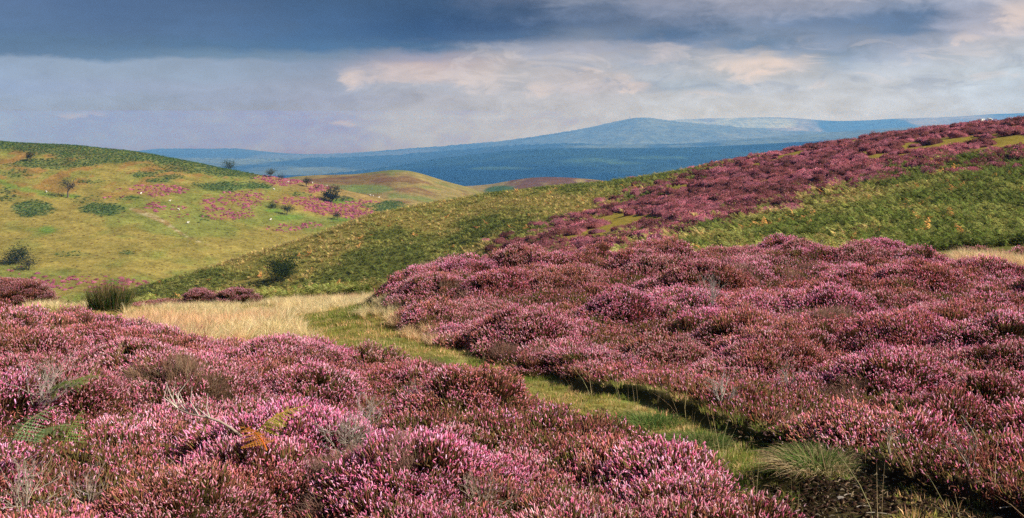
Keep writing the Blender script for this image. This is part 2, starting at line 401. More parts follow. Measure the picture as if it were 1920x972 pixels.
def col_left(x, y, z, u_):
    u, v, n, n2, fern, pink, cv = left_fields(x, y, z)
    c = np.broadcast_to((.26, .20, .055), x.shape + (3,))
    c = mix(c, (.165, .19, .045), sstep(-.12, .14, n + .3 * n2) * .75)
    c = mix(c, (.27, .135, .045), sstep(0.0, .2, n2 + .4 * (fbm(x * .03, y * .03, 95, 3) - .5) ) * sstep(420, 330, v) * .8)
    c = mix(c, (.26, .125, .05), np.clip(pink * 1.2, 0, 1) * .6)
    rim = sstep(430, 520, u) * sstep(26, 6, v - cv)
    c = mix(c, (.30, .20, .08), rim * .8)
    c = mix(c, (.09, .135, .042), fern * .8)
    g = sstep(9, 3, np.abs(v - np.interp(u, [-50, 0, 40, 85, 120, 200], [332, 342, 356, 362, 372, 380])) + n2 * 10) * sstep(130, 80, u)
    for a, b, r1, r2 in ((88, 432, 18, 8), (540, 408, 30, 6), (512, 395, 18, 4), (133, 368, 16, 4), (640, 412, 25, 4), (640, 378, 30, 5), (215, 528, 20, 6)):
        g = np.maximum(g, sstep(1.4, .3, ((u - a) / r1) ** 2 + ((v - b) / r2) ** 2 + n2))
    c = mix(c, (.12, .20, .035), g * .75)
    # dry stream gully and its pale stones
    gl = np.interp(v, [392, 402, 415, 430, 445, 462], [252, 275, 305, 328, 352, 395])
    gw = np.interp(v, [390, 400, 410, 425, 462], [10, 16, 12, 5, 2])
    gu = sstep(1.1, .7, np.abs(u - gl) / gw + n2 * .6) * sstep(388, 394, v) * sstep(470, 450, v)
    c = mix(c, (.25, .155, .07), gu * .85)
    c = mix(c, (.40, .33, .20), gu * sstep(.55, .62, fbm(x * .6, y * .6, 97, 2)) * .8)
    return c
tag(sheet('hill', np.arange(-1000, 1200, 5.0), np.linspace(195, 560, 260), lambda x, y, u: left.z(u, y), col_left, M_HILL,
          'tan grass hill across the valley with heather, bracken patches and thorn trees'), cat=None)

def col_brown(x, y, z, u_):
    n = fbm(x * .02, y * .012, 101, 4); n2 = fbm(x * .06, y * .05, 103, 3); v = V0 - F * z / y
    c = mix(np.broadcast_to((.20, .125, .05), x.shape + (3,)), (.27, .20, .075), sstep(.4, .62, n))
    c = mix(c, (.16, .19, .055), sstep(.58, .72, n2) * .8); c = mix(c, (.16, .075, .04), sstep(.42, .3, n2) * .7)
    u = U0 + F * x / y
    c = mix(c, (.15, .22, .06), .7 * sstep(1.4, .4, ((u - 690) / 45) ** 2 + ((v - 355) / 9) ** 2 + n2 - .5)); c = mix(c, (.25, .2, .07), sstep(12, 2, v - np.interp(u, brown.U, brown.vc)) * sstep(740, 800, u) * .8)
    return c
tag(sheet('hill', np.arange(100, 1500, 4.0), np.linspace(500, 1000, 160), lambda x, y, u: brown.z(u, y), col_brown, M_HILL,
          'rounded brown and tan grass hill in the valley gap with a low summit'))
def col_knoll(x, y, z, u_):
    u = U0 + F * x / y; v = V0 - F * z / y; n = fbm(x * .06, y * .04, 111, 3)
    c = mix(np.broadcast_to((.30, .215, .09), x.shape + (3,)), (.15, .075, .05), sstep(938, 960, u + (n - .5) * 30) * sstep(.3, .55, n + .15))
    c = mix(c, (.07, .12, .04), sstep(1.3, .4, ((u - 940) / 32) ** 2 + ((v - 356) / 8) ** 2 + n - .5))
    return c
tag(sheet('hill', np.arange(600, 1500, 4.0), np.linspace(860, 1350, 120), lambda x, y, u: knoll.z(u, y), col_knoll, M_HILL,
          'small far knoll speckled with dark heather at the end of the valley'))

# ------------------------------------------------------------------ far land
def ridge(crest, foot_v, yc, yf, seed, tree, p=1.6, step=2.0):
    us = np.arange(-700, 2620, step)
    h = Hill([(u, v, yc) for u, v in crest], [(-1400, foot_v, yf), (3300, foot_v, yf)], p=p, back=.004)
    def zf(x, y, u):
        z = h.z(u, y); tt = np.clip((y - yf) / (yc - yf), 0, 2); cr_ = .22 + .78 * sstep(.8, .97, tt) * sstep(1.1, 1.0, tt)
        woods = sstep(.42, .6, fbm(x * .0007, y * .0006, seed, 4))
        return z + yc / F * tree * cr_ * woods * (fbm(x * .05 * 5000 / yc, y * .05 * 5000 / yc, seed + 5, 2, .7) - .3) * 2 * sstep(.1, .5, (y - yf) / (yc - yf)) + yc / F * 3. * (fbm(x * .0015, y * .0015, seed + 3, 3) - .5)
    ysl = yf + (yc - yf) * np.linspace(0, 1, 60); ysl = np.concatenate([ysl, yc + (yc - yf) * np.linspace(.04, .6, 16)])
    return h, us, ysl, zf
def far_cols(forest, field, seed, amount, warm=None):
    def f(x, y, z, u_):
        w = fbm(x * .0011, y * .0006, seed, 5); c = mix(np.broadcast_to(forest, x.shape + (3,)), field, sstep(.5, .6, w) * amount)
        if warm: c = warm(c, x, y, z)
        return c
    return f
def gfield(c, x, y, z):
    u = U0 + F * x / y; v = V0 - F * z / y; n = fbm(x * .004, y * .002, 205, 3) - .5
    for a, b, r1, r2 in ((1110, 301, 70, 5), (1230, 296, 60, 4), (950, 316, 60, 3), (1170, 306, 40, 3)):
        c = mix(c, (.10, .17, .06), sstep(1.3, .5, ((u - a) / r1) ** 2 + ((v - b) / r2) ** 2 + n * 1.5) * .4)
    return c
def cream(c, x, y, z):
    u = U0 + F * x / y; v = V0 - F * z / y; n = fbm(x * .003, y * .0015, 207, 3) - .5
    return mix(c, (.34, .37, .23), sstep(1.3, .4, ((u - 1390) / 130) ** 2 + ((v - 231) / 9) ** 2 + n * 2) * .9)
def moor(c, x, y, z):
    u = U0 + F * x / y
    return mix(c, (.17, .19, .10), sstep(800, 1100, u) * (.55 + .6 * (fbm(x * .002, y * .0012, 209, 4) - .3)))
RID = [
    ([(-1400, 310), (900, 305), (1120, 262), (1250, 226.5), (1330, 223), (1430, 220.5), (1480, 221), (1520, 224.5), (1570, 228), (1620, 227), (1680, 223), (1740, 222), (1800, 219), (1850, 215.5), (1920, 213), (2600, 214), (3300, 214)], 306, 15500, 13500, 301, 1.0, far_cols((.06, .08, .05), (.30, .26, .13), 303, .8, cream), 'pale furthest moorland ridge with cream fields on its top'),
    ([(-1400, 285), (0, 292), (200, 291), (250, 285), (300, 279), (370, 280), (450, 279), (520, 287), (580, 290), (640, 289), (760, 281), (850, 273.5), (950, 265), (1050, 250), (1100, 241), (1150, 229), (1180, 223), (1205, 219.5), (1230, 223), (1245, 226.5), (1270, 229.5), (1330, 234), (1450, 245), (1600, 250), (3300, 262)], 305, 12500, 10500, 311, 1.6, far_cols((.055, .07, .04), (.16, .15, .075), 313, .5, moor), 'long blue hill rising to a rounded far summit'),
    ([(-1400, 300), (560, 300), (700, 296), (830, 286), (960, 274), (1060, 271), (1150, 272.5), (1280, 270), (1380, 262), (1480, 255), (1560, 249), (1640, 243), (1720, 238), (1800, 233), (1860, 229), (1920, 226), (2600, 230), (3300, 230)], 330, 9600, 7400, 321, 3.6, far_cols((.035, .05, .022), (.15, .17, .07), 323, .75), 'hazy blue ridge of hedged fields and woods in front of the far summit'),
    ([(-1400, 352), (420, 345), (560, 332), (680, 322), (760, 309), (840, 297), (900, 291.5), (955, 284), (1010, 279.5), (1100, 279), (1200, 278), (1290, 277), (1390, 273), (1480, 268.5), (1580, 264), (1700, 260), (3300, 260)], 372, 6900, 4900, 331, 3.2, far_cols((.010, .022, .012), (.04, .07, .03), 333, .5, gfield), 'dark blue wooded ridge beyond the valley with a strip of green fields'),
]
for cr, fv, yc, yf, sd, tr, cf, lab in RID:
    yc, yf = yc * .72, yf * .72
    h, us, ysl, zf = ridge(cr, fv, yc, yf, sd, tr)
    sheet('distant_hills', us, ysl, zf, cf, M_FAR, lab)
# plain below the moor
g = np.linspace(-11000, 11000, 43); PXX, PYY = np.meshgrid(g, np.linspace(-2400, 8900, 31))
rr = np.hypot(PXX, PYY)
pz = -345 + 0 * rr
i = np.arange(30)[:, None] * 43 + np.arange(42)[None]
tag(build('terrain', np.stack([PXX, PYY, pz], -1).reshape(-1, 3), np.stack([i, i + 1, i + 44, i + 43], -1).reshape(-1, 4), np.tile((.05, .07, .03), (PXX.size, 1)), M_FAR), 'low farmland plain below the moor', kind='structure')
# valley sides that join the hills to the plain
def zval(x, y, u):
    return np.interp(y, [60, 130, 240, 420, 560, 900, 1300, 2600], [-60, -62, -64, -68, -80, -95, -160, -347]) + 3 * (fbm(x * .01, y * .01, 131, 3) - .5)
sheet('valley', np.arange(-1300, 3221, 40.0), np.linspace(60, 2600, 120), zval, lambda x, y, z, u: mix(np.broadcast_to((.16, .14, .05), x.shape + (3,)), (.09, .11, .03), fbm(x * .02, y * .02, 133, 3)), M_HILL, 'green valley floor between the hills')

# ------------------------------------------------------------------ scatter
def make_proto(name, geo, mat):
    v, f, c = geo.arr(); return build(name, v, f, c, mat, parent=False)

def scatter(name, protos, pos, rot, scl, pick, tint, label, cat=None):
    """one stuff object: its points carry copies of the plants in PROTOS"""
    coll = bpy.data.collections.new(name + '_kinds')
    for p in protos: coll.objects.link(p)
    n = len(pos)
    me = bpy.data.meshes.new(name); me.vertices.add(n); me.vertices.foreach_set('co', np.asarray(pos, np.float32).ravel())
    def at(nm, ty, key, a):
        q = me.attributes.new(nm, ty, 'POINT'); q.data.foreach_set(key, a.ravel())
    at('rot', 'FLOAT_VECTOR', 'vector', np.asarray(rot, np.float32)); at('scl', 'FLOAT_VECTOR', 'vector', np.asarray(scl, np.float32))
    at('pick', 'INT', 'value', np.asarray(pick, np.int32))
    t4 = np.ones((n, 4), np.float32); t4[:, :3] = tint; at('tint', 'FLOAT_COLOR', 'color', t4)
    o = bpy.data.objects.new(name, me); COL.objects.link(o)
    ng = bpy.data.node_groups.new(name, 'GeometryNodeTree')
    ng.interface.new_socket('Geometry', in_out='INPUT', socket_type='NodeSocketGeometry'); ng.interface.new_socket('Geometry', in_out='OUTPUT', socket_type='NodeSocketGeometry')
    N, L = ng.nodes, ng.links
    gi = N.new('NodeGroupInput'); go = N.new('NodeGroupOutput'); ip = N.new('GeometryNodeInstanceOnPoints'); ci = N.new('GeometryNodeCollectionInfo')
    ci.inputs['Collection'].default_value = coll; ci.inputs['Separate Children'].default_value = True; ci.inputs['Reset Children'].default_value = True
    ip.inputs['Pick Instance'].default_value = True
    def na(nm, dt):
        q = N.new('GeometryNodeInputNamedAttribute'); q.data_type = dt; q.inputs['Name'].default_value = nm
        return [s for s in q.outputs if s.name == 'Attribute' and s.enabled][0]
    e2r = N.new('FunctionNodeEulerToRotation')
    L.new(na('rot', 'FLOAT_VECTOR'), e2r.inputs[0]); L.new(e2r.outputs[0], ip.inputs['Rotation'])
    L.new(na('scl', 'FLOAT_VECTOR'), ip.inputs['Scale']); L.new(na('pick', 'INT'), ip.inputs['Instance Index'])
    L.new(gi.outputs[0], ip.inputs['Points']); L.new(ci.outputs[0], ip.inputs['Instance']); L.new(ip.outputs[0], go.inputs[0])
    md = o.modifiers.new('plants', 'NODES'); md.node_group = ng
    me.materials.append(M_INST)
    return tag(o, label, cat, None, 'stuff')

def tilt_euler(nx_, ny_, nz_, spin):
    """xyz euler that spins about z, then leans z onto the given normal"""
    tx = np.arctan2(-ny_, nz_) ; ty = np.arctan2(nx_, np.hypot(ny_, nz_))
    # R = Rx*Ry*Rspin  ->  matrix -> euler xyz
    cx, sx, cy, sy, cz, sz = np.cos(tx), np.sin(tx), np.cos(ty), np.sin(ty), np.cos(spin), np.sin(spin)
    m00 = cy * cz; m10 = cx * sz + sx * sy * cz; m20 = sx * sz - cx * sy * cz
    m21 = sx * cz + cx * sy * sz; m22 = cx * cy; 
    ey = np.arcsin(np.clip(-m20, -1, 1)); ex = np.arctan2(m21, m22); ez = np.arctan2(m10, m00)
    return np.stack([ex, ey, ez], -1)

# ---- heather clumps
PINKS = [(.83, .32, .455), (.88, .47, .56), (.77, .22, .375), (.88, .54, .62), (.83, .34, .43)]
def clump(kind, n=112, h=.25, rad=.17):
    g = Geo()
    for _ in range(n):
        r = rad * math.sqrt(rng.random()); a = rng.random() * 6.283
        tip = np.array([r * math.cos(a), r * math.sin(a), h - 1.6 * r * r + rng.normal() * .022])
        base = np.array([tip[0] * .35, tip[1] * .35, 0]); mid = base * .4 + tip * .6 + np.array([0, 0, .02]) + rng.normal(size=3) * .008
        q = rng.random()
        leaf = J((.17, .14, .045), .3) if q < {'pink': .45, 'salmon': .2, 'green': .85, 'brown': .2, 'bare': .1}[kind] else J((.29, .135, .078), .3)
        if kind == 'bare': leaf = J((.30, .19, .13), .25)
        fl = rng.random() < {'pink': .84, 'salmon': .76, 'green': .2, 'brown': .26, 'bare': .08}[kind]
        if not fl and kind != 'bare': tip[2] -= .03 + .03 * rng.random()
        up = tip - mid; up = up / np.linalg.norm(up) * .5 + np.array([0, 0, .6]) + rng.normal(size=3) * .42; up /= np.linalg.norm(up)
        if kind == 'bare':
            g.tube([base, mid, tip, tip + up * .06], [.0035, .003, .002, .0006], 3, leaf)
            for _k in range(2):
                s = mid + (tip - mid) * rng.random(); e = s + (up + rng.normal(size=3) * .6) * .06
                g.tube([s, e], [.0018, .0006], 3, leaf)
        else:
            g.tube([base, mid, mid * .5 + tip * .5 + rng.normal(size=3) * .004, tip], [.0016, .0028, .0042, .0026], 3, np.array([leaf * .6, leaf * .8, leaf, leaf]))
        if fl:
            L = rng.uniform(.016, .037)
            if kind == 'salmon' and rng.random() < .65: c = J((.60, .25, .20), .2)
            elif kind in ('brown', 'bare'): c = J((.42, .19, .14), .3) if rng.random() < .6 else J(PINKS[rng.integers(5)], .15)
            else: c = J(PINKS[rng.integers(5)], .13) if rng.random() < .86 else J((.42, .17, .13), .2)
            s = tip - up * .004; bend = rng.normal(size=3) * .006
            g.tube([s, s + up * L * .3 + bend * .4, s + up * L * .7 + bend, s + up * L], [.0024, .0044, .0038, .001], 3, np.array([c * .8, c, c, np.minimum(c * 1.15, .9)]))
        elif kind != 'bare':
            s = tip; g.tube([s, s + up * .02, s + up * .045], [.004, .005, .0008], 3, leaf)
    return g
KINDS = ['pink'] * 4 + ['salmon'] * 2 + ['green'] * 2 + ['brown'] * 2 + ['bare'] * 1
CLUMPS = [clump(k) for k in KINDS]
HP = [make_proto('heather_sprigs_%02d' % i, g_, M_INST) for i, g_ in enumerate(CLUMPS)]

def sample_uy(spacing, y0, y1, u0=-170, u1=2090):
    """jittered grid of ground points whose spacing may grow with depth"""
    P = []; y = y0
    while y < y1:
        s = spacing(y); xs = np.arange(X(u0, y) - (2.2 if y1 < 32 else 0), X(u1, y) + (2.2 if y1 < 32 else 0), s) + rng.random() * s
        P.append(np.stack([xs + rng.uniform(-.45, .45, len(xs)) * s, y + rng.uniform(-.45, .45, len(xs)) * s], -1)); y += s
    return np.concatenate(P)

P = sample_uy(lambda y: .125 if y < 9 else (.145 if y < 15 else .175), 3.6, 31)
x, y = P[:, 0], P[:, 1]
k = (grid_at(HM, x, y) > .35) & inside_grid(x, y); x, y = x[k], y[k]
c0 = grid_at(CAN, x, y); e = .12
gxn = (grid_at(CAN, x - e, y) - grid_at(CAN, x + e, y)) / (2 * e); gyn = (grid_at(CAN, x, y - e) - grid_at(CAN, x, y + e)) / (2 * e)
zc = z_ground(x, y, under=False) + c0
lo = rng.random(len(x))
z = zc - np.minimum(.30, .17 + .30 * c0) - .05 * rng.random(len(x))
nl = np.stack([np.clip(gxn, -1.6, 1.6) * .75, np.clip(gyn, -1.6, 1.6) * .75, np.ones_like(x)], -1) + rng.normal(size=(len(x), 3)) * (.1, .1, 0)
mid = mound_id[np.clip(((y - GY0) / GS).astype(int), 0, len(gy) - 1), np.clip(((x - GX0) / GS).astype(int), 0, len(gx) - 1)]
mh = _h(mid, mid * 0, 5); mh2 = _h(mid, mid * 0, 9)
pat = .55 * fbm(x * .7, y * .7, 141, 3) + .25 * mh + .2 * fbm(x * 2.5, y * 2.5, 143, 2)
hgt = c0 / .30
q = rng.random(len(x))
# flowering follows the mound's top; the hollows are leafy or brown
score = 1.45 * (pat - .43) + .44 + .38 * (hgt - .8) + (q - .5) * .25
hole = grid_at(HOLE, x, y)
score = score - .12 * hole
pick = np.where(score > .345, rng.integers(0, 4, len(x)), np.where(score > .285, rng.integers(4, 6, len(x)), np.where(q < .5, rng.integers(6, 8, len(x)), rng.integers(8, 10, len(x)))))
sal = fbm(x * .45, y * .45, 147, 3) > .60
pick = np.where(sal & (pick < 4) & (rng.random(len(x)) < .6), rng.integers(4, 6, len(x)), pick)
bare = (fbm(x * .9, y * .9, 149, 2) > .745) & (rng.random(len(x)) < .4)
pick = np.where(bare, 10, pick)
b = (1.02 + .28 * mh2 + rng.normal(size=len(x)) * .06)
tint = np.stack([b, b * (.90 + .14 * mh), b * (.90 + .2 * mh2)], -1)
s = rng.uniform(.8, 1.2, len(x)) * np.where(y > 15, 1.12, np.where(y < 7.5, .86, 1.0))
rot = tilt_euler(nl[:, 0], nl[:, 1], nl[:, 2], rng.random(len(x)) * 6.283)
isl = np.where(x < np.interp(y, PY, PX), True, False)
for sel, lab in ((isl, 'deep pink heather bank filling the near side of the path'), (~isl, 'broad pink heather slope rising on the far side of the path')):
    scatter('heather', HP if sel is isl else [p.copy() for p in HP], np.stack([x, y, z], -1)[sel], rot[sel], np.stack([s, s, s * rng.uniform(.85, 1.2, len(s))], -1)[sel], pick[sel], tint[sel], lab, 'heather')

# ---- heather cushions of the hillsides
def cushion(seed, base):
    """a rounded heather plant: fine sprigs over a solid dome"""
    r = np.random.default_rng(seed); g = Geo(); n = 430; base = np.array(base)
    a = r.random(n) * 6.283; ct = r.random(n) ** .75; st = np.sqrt(1 - ct * ct)
    lobe = lambda q: 1 + .22 * np.sin(3 * q + seed) + .10 * np.sin(5 * q + 2 * seed)
    d = np.stack([st * np.cos(a), st * np.sin(a), ct], -1)
    p = d * (.5 * lobe(a) * (1 + .05 * r.normal(size=n)))[:, None] * (1, 1, .8)
    t = np.arange(12) * 6.283 / 12
    rings = [(.46, -.2), (.485, .06), (.44, .20), (.28, .335), (.08, .395)]
    v = [(R * math.cos(q) * lobe(q), R * math.sin(q) * lobe(q), zz) for R, zz in rings for q in t]; m = len(rings) - 1
    f = [(i * 12 + j, i * 12 + (j + 1) % 12, (i + 1) * 12 + (j + 1) % 12) for i in range(m) for j in range(12)] + [(i * 12 + j, (i + 1) * 12 + (j + 1) % 12, (i + 1) * 12 + j) for i in range(m) for j in range(12)]
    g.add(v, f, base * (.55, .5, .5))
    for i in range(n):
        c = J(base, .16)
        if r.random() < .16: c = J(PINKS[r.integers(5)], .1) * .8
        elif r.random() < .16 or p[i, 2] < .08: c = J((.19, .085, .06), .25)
        w = .026; nrm = d[i] + r.normal(size=3) * .35; s1 = np.cross(nrm, (0.1, .3, 1)); s1 /= np.linalg.norm(s1) + 1e-9; s2 = np.cross(nrm, s1); s2 /= np.linalg.norm(s2) + 1e-9
        e = p[i] + d[i] * .045 + r.normal(size=3) * .012 + (0, 0, .02)
        g.add([p[i] - s1 * w, p[i] + s1 * w, e, p[i] + s2 * w, p[i] - s2 * w], [(0, 1, 2), (3, 4, 2)], c)
    return g
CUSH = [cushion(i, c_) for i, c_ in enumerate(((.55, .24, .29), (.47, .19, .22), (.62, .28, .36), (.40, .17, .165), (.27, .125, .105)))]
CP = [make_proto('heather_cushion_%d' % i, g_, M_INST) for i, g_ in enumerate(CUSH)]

def frond(L=.8, n=8, col=(.1, .13, .03), arch=.5, wid=.28):
    """one bracken frond: arching stalk with paired, tapering pinnae"""
    g = Geo(); t = np.linspace(0, 1, 6)
    sp = np.stack([L * t * .75 * (.4 + .6 * t), 0 * t, L * (t * (1.05 - arch * .2) - arch * t * t * .75)], -1)
    g.tube(sp, np.linspace(.009, .003, 6) * L, 3, np.array(col) * (1.1, .9, .8))
    for i in range(n):
        a = .3 + .68 * i / n
        p = np.array([np.interp(a, t, sp[:, q]) for q in range(3)]); w = wid * L * (1 - (a - .3) / .75) + .02
        for sd in (-1, 1):
            e = p + np.array([w * .35, sd * w, -w * .15 + rng.normal() * .03])
            q = (e - p); o = np.array([.07 * L, 0, .0])
            c = J(col, .16)
            g.add([p, p * .5 + e * .5 + o * .55 + (0, 0, .02), e, p * .5 + e * .5 - o * .5], [(0, 1, 2), (0, 2, 3)], c)
    return g
def fern_clump(col, n=8, L=.85):
    g = Geo()
    for i in range(n):
        f = frond(L * rng.uniform(.65, 1.15), 8, J((.36, .17, .045), .2) if rng.random() < .05 else J(np.array(col) * (1.35 if rng.random() < .3 else .95), .22), rng.uniform(.3, 1.0))
        v, fc, c = f.arr(); a = i * 6.283 / n + rng.normal() * .4; ca, sa = math.cos(a), math.sin(a)
        v = v @ np.array([[ca, sa, 0], [-sa, ca, 0], [0, 0, 1]]) + rng.normal(size=3) * (.08, .08, 0)
        g.add(v, fc, c)
    return g
FERN = [fern_clump(c_, 8, .62) for c_ in ((.115, .135, .034), (.17, .175, .048), (.25, .23, .066), (.33, .265, .09), (.33, .17, .055))]
FP = [make_proto('bracken_plant_%d' % i, g_, M_INST) for i, g_ in enumerate(FERN)]

def tuft(n, hgt, spread, cols, w=.0035, lean=.5, segs=3):
    g = Geo()
    for _ in range(n):
        a = rng.random() * 6.283; r = spread * math.sqrt(rng.random()); h = hgt * rng.uniform(.55, 1.15); l = lean * rng.random() * h
        b = np.array([r * math.cos(a) * .6, r * math.sin(a) * .6, -.01]); a2 = a + rng.normal() * .8
        t = np.linspace(0, 1, segs + 1)
        pts = b + np.stack([np.cos(a2) * l * t ** 1.8, np.sin(a2) * l * t ** 1.8, h * (t - .25 * (l / h) * t * t)], -1)
        c = J(cols[rng.integers(len(cols))], .15)
        g.blade(pts, w * (1 - .85 * t), np.stack([c * .7 + 0 * k_ for k_ in t[:1]] + [c] * (segs)))
    return g
STRAWS = [(.74, .58, .33), (.80, .66, .40), (.66, .48, .25), (.70, .46, .25), (.55, .47, .21)]
GREENS = [(.18, .25, .05), (.26, .29, .075), (.34, .30, .10), (.15, .21, .045)]

# ---- the right hill: bracken and heather
P = sample_uy(lambda y: .5 if y < 70 else (.62 if y < 110 else .85), 36, 185)
x, y = P[:, 0], P[:, 1]; z = z_ground(x, y)
u, v, hea, grass, streak, n, n2 = right_zones(x, y, z)
yf = np.interp(u, right.U, right.yf)
hid = y > np.interp(u, right.U, right.yc) + 14
q = rng.random(len(x))
isf = (hea * 1.0 < q) & ~hid & (y > 33 + 12 * (u > 700))
thin = np.where(sstep(-.02, .10, streak + .3 * n2) > rng.random(len(x)) * 1.15, rng.random(len(x)) < .55, True)
isf &= thin
fx, fy, fz = x[isf], y[isf], z[isf]; m = len(fx)
sc = rng.uniform(.6, 1.2, m) * np.where(u[isf] > 1150, 1.35, 1.05)
yel = streak[isf] + .5 * n2[isf] + .25 * (rng.random(m) - .5) + np.where(u[isf] > 1150, -.06, .03)
pk = np.where(yel > .12, 3, np.where(yel > .03, 2, np.where(yel > -.10, 1, 0)))
org = (fbm(fx * .3, fy * .3, 151, 3) > .74) & (rng.random(m) < .3); org |= rng.random(m) < .008
pk = np.where(org, 4, pk); b = rng.uniform(1.05, 1.9, m)
scatter('bracken', FP, np.stack([fx, fy, fz], -1), np.stack([rng.normal(size=m) * .12, rng.normal(size=m) * .12, rng.random(m) * 6.283], -1), np.stack([sc, sc, sc * rng.uniform(.75, 1.1, m)], -1), pk, np.stack([b, b, b], -1),
        'green and yellowing bracken covering the right hand hillside', 'bracken')
ish = (hea > q) & (grass < rng.random(len(x))) & ~hid & (y > 40) & (rng.random(len(x)) < np.where(y < 70, .48, np.where(y < 110, .56, .66)))
hx, hy, hz = x[ish], y[ish], z[ish]; m = len(hx)
sc = rng.uniform(.6, 1.65, m)
big = fbm(hx * .25, hy * .25, 153, 3)
pk = np.where((big > .54) | (rng.random(m) < .12), rng.integers(3, 5, m), rng.integers(0, 4, m)); b = rng.uniform(.78, 1.28, m) * (1.12 - .6 * (big - .4))
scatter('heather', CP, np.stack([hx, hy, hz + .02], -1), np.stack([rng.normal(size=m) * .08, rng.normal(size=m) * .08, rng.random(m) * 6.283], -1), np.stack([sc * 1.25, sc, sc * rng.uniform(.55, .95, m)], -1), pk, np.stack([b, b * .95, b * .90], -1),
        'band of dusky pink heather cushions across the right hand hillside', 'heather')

# ---- grass of the path and of the saddle
TP = [make_proto('turf_tuft_%d' % i, tuft(46, .045, .11, GREENS if i < 3 else GREENS + STRAWS[:3], .0028, .8, 2), M_INST) for i in range(5)]
P = sample_uy(lambda y: .11 if y < 10 else (.13 if y < 18 else .19), 4.2, 34, -100, 2050)
x, y = P[:, 0], P[:, 1]; d, sd = path_dist(x, y)
n = fbm(x * .8, y * .8, 81, 4); n2 = fbm(x * 3, y * 3, 83, 3)
k = (grid_at(HM, x, y) < .5) & ((y > 17) | (d < .5)); peat = .92 * sstep(8.0, 6.9, y + (n - .5) * 3.0) * sstep(.35, -.1, d + (n2 - .5) * .8) * sstep(.30, .42, n2)
k &= peat < rng.random(len(x)); k &= ~((d > 0) & (d < .2) & (y < 15) & (sd > 0) & (rng.random(len(x)) < .7))
x, y, n, d = x[k], y[k], n[k], d[k]; m = len(x)
wob = sstep(.4, .6, n)
t = mix(np.broadcast_to((1.15, 1.05, .95), (m, 3)), (1.6, 1.2, 1.2), wob) * rng.uniform(.8, 1.15, m)[:, None]
sc = rng.uniform(.8, 1.5, m) * np.where(y > 17, 1.5, 1)
scatter('grass', TP, np.stack([x, y, z_ground(x, y)], -1), np.stack([0 * x, 0 * x, rng.random(m) * 6.283], -1), np.stack([sc, sc, sc * rng.uniform(.7, 1.5, m)], -1), rng.integers(0, 5, m), t, 'short green and yellow turf on the trodden path', 'grass')

SP = [make_proto('straw_tuft_%d' % i, tuft(70, .34, .12, STRAWS, .0035, .9, 3), M_INST) for i in range(4)]
P = sample_uy(lambda y: .19, 16, 34, -150, 2050); x, y = P[:, 0], P[:, 1]; d, sd = path_dist(x, y); u = U0 + F * x / y
n = fbm(x * .45, y * .45, 161, 3)
# pale tussocks left of the path, along the foot of the far heather slope, along the brink, and at the right edge
a1 = in_poly(u, y, [(230, 17.4), (560, 17.0), (575, 20.5), (520, 23.5), (300, 24), (230, 22)]) & (fbm(x * .8, y * .6, 163, 3) > .45)
a2 = (d > -.2) & (d < .75) & (sd > 0) & (y > 17) & (y < 25) & (n > .35)
a3 = (y > 27.5) & (y < 32.5) & (u > 520) & (u < 790) & (n > .42)
a4 = (u > 1790) & (y > 23) & (y < 30.5)
a5 = in_poly(u, y, [(60, 24), (600, 24), (640, 33), (0, 33)]) & (n > .58)
a6 = (np.abs(d) < .6) & (y > 19) & (n > .63)
k = (grid_at(HM, x, y) < .45) & (a1 | a2 | a3 | a4 | a5 | a6) & (rng.random(len(x)) < .9)
x, y, n = x[k], y[k], n[k]; m = len(x); sc = rng.uniform(.5, 1.1, m) * np.where(a1[k] | a4[k], 1.25, .8); b = rng.uniform(.8, 1.45, m)
scatter('grass', SP, np.stack([x, y, z_ground(x, y)], -1), np.stack([rng.normal(size=m) * .15, rng.normal(size=m) * .15 - .12, rng.random(m) * 6.283], -1), np.stack([sc * 1.2, sc * 1.2, sc], -1), rng.integers(0, 4, m), np.stack([b, b * (.88 + .16 * (n > .5)), b * (.92 + .14 * (n > .5))], -1),
        'long straw coloured grass in the hollow beside the path', 'grass')
# crumbs of peat, dead stems and litter on the bare soil
def litter():
    g = Geo()
    for _ in range(14):
        p = np.array([rng.normal() * .07, rng.normal() * .07, .004]); a = rng.random() * 6.283; l = rng.uniform(.012, .05)
        e = p + np.array([math.cos(a) * l, math.sin(a) * l, rng.uniform(-.003, .012)])
        g.tube([p, (p + e) / 2 + (0, 0, .004), e], np.array([.003, .004, .002]) * rng.uniform(.5, 1.3), 4, J(((.16, .10, .06), (.09, .055, .035), (.05, .03, .02), (.30, .22, .14))[rng.integers(4)], .2))
    for _ in range(10):
        p = np.array([rng.normal() * .07, rng.normal() * .07, 0]); q = rng.uniform(.006, .018)
        g.tube([p - (0, 0, q * .4), p + (0, 0, q * .25), p + (0, 0, q * .7)], [q, q * .9, q * .2], 5, J((.045, .027, .018), .3))
    return g
LT = [make_proto('litter_%d' % i, litter(), M_INST) for i in range(4)]
P = sample_uy(lambda y: .10, 4.6, 9.5, 1000, 2050); x, y = P[:, 0], P[:, 1]; d, sd = path_dist(x, y); n = fbm(x * .8, y * .8, 81, 4); n2 = fbm(x * 3, y * 3, 83, 3)
k = (.92 * sstep(8.0, 6.9, y + (n - .5) * 3.0) * sstep(.35, -.1, d + (n2 - .5) * .8) * sstep(.30, .42, n2) > .4) & (rng.random(len(x)) < .6) | ((d > -.05) & (d < .25) & (rng.random(len(x)) < .5))
x, y = x[k], y[k]; m = len(x); sc = rng.uniform(.7, 1.5, m)
scatter('litter', LT, np.stack([x, y, z_ground(x, y)], -1), np.stack([0 * x, 0 * x, rng.random(m) * 6.283], -1), np.stack([sc, sc, sc], -1), rng.integers(0, 4, m), np.ones((m, 3)), 'crumbs of peat and dead stems littering the bare soil of the path', 'litter')
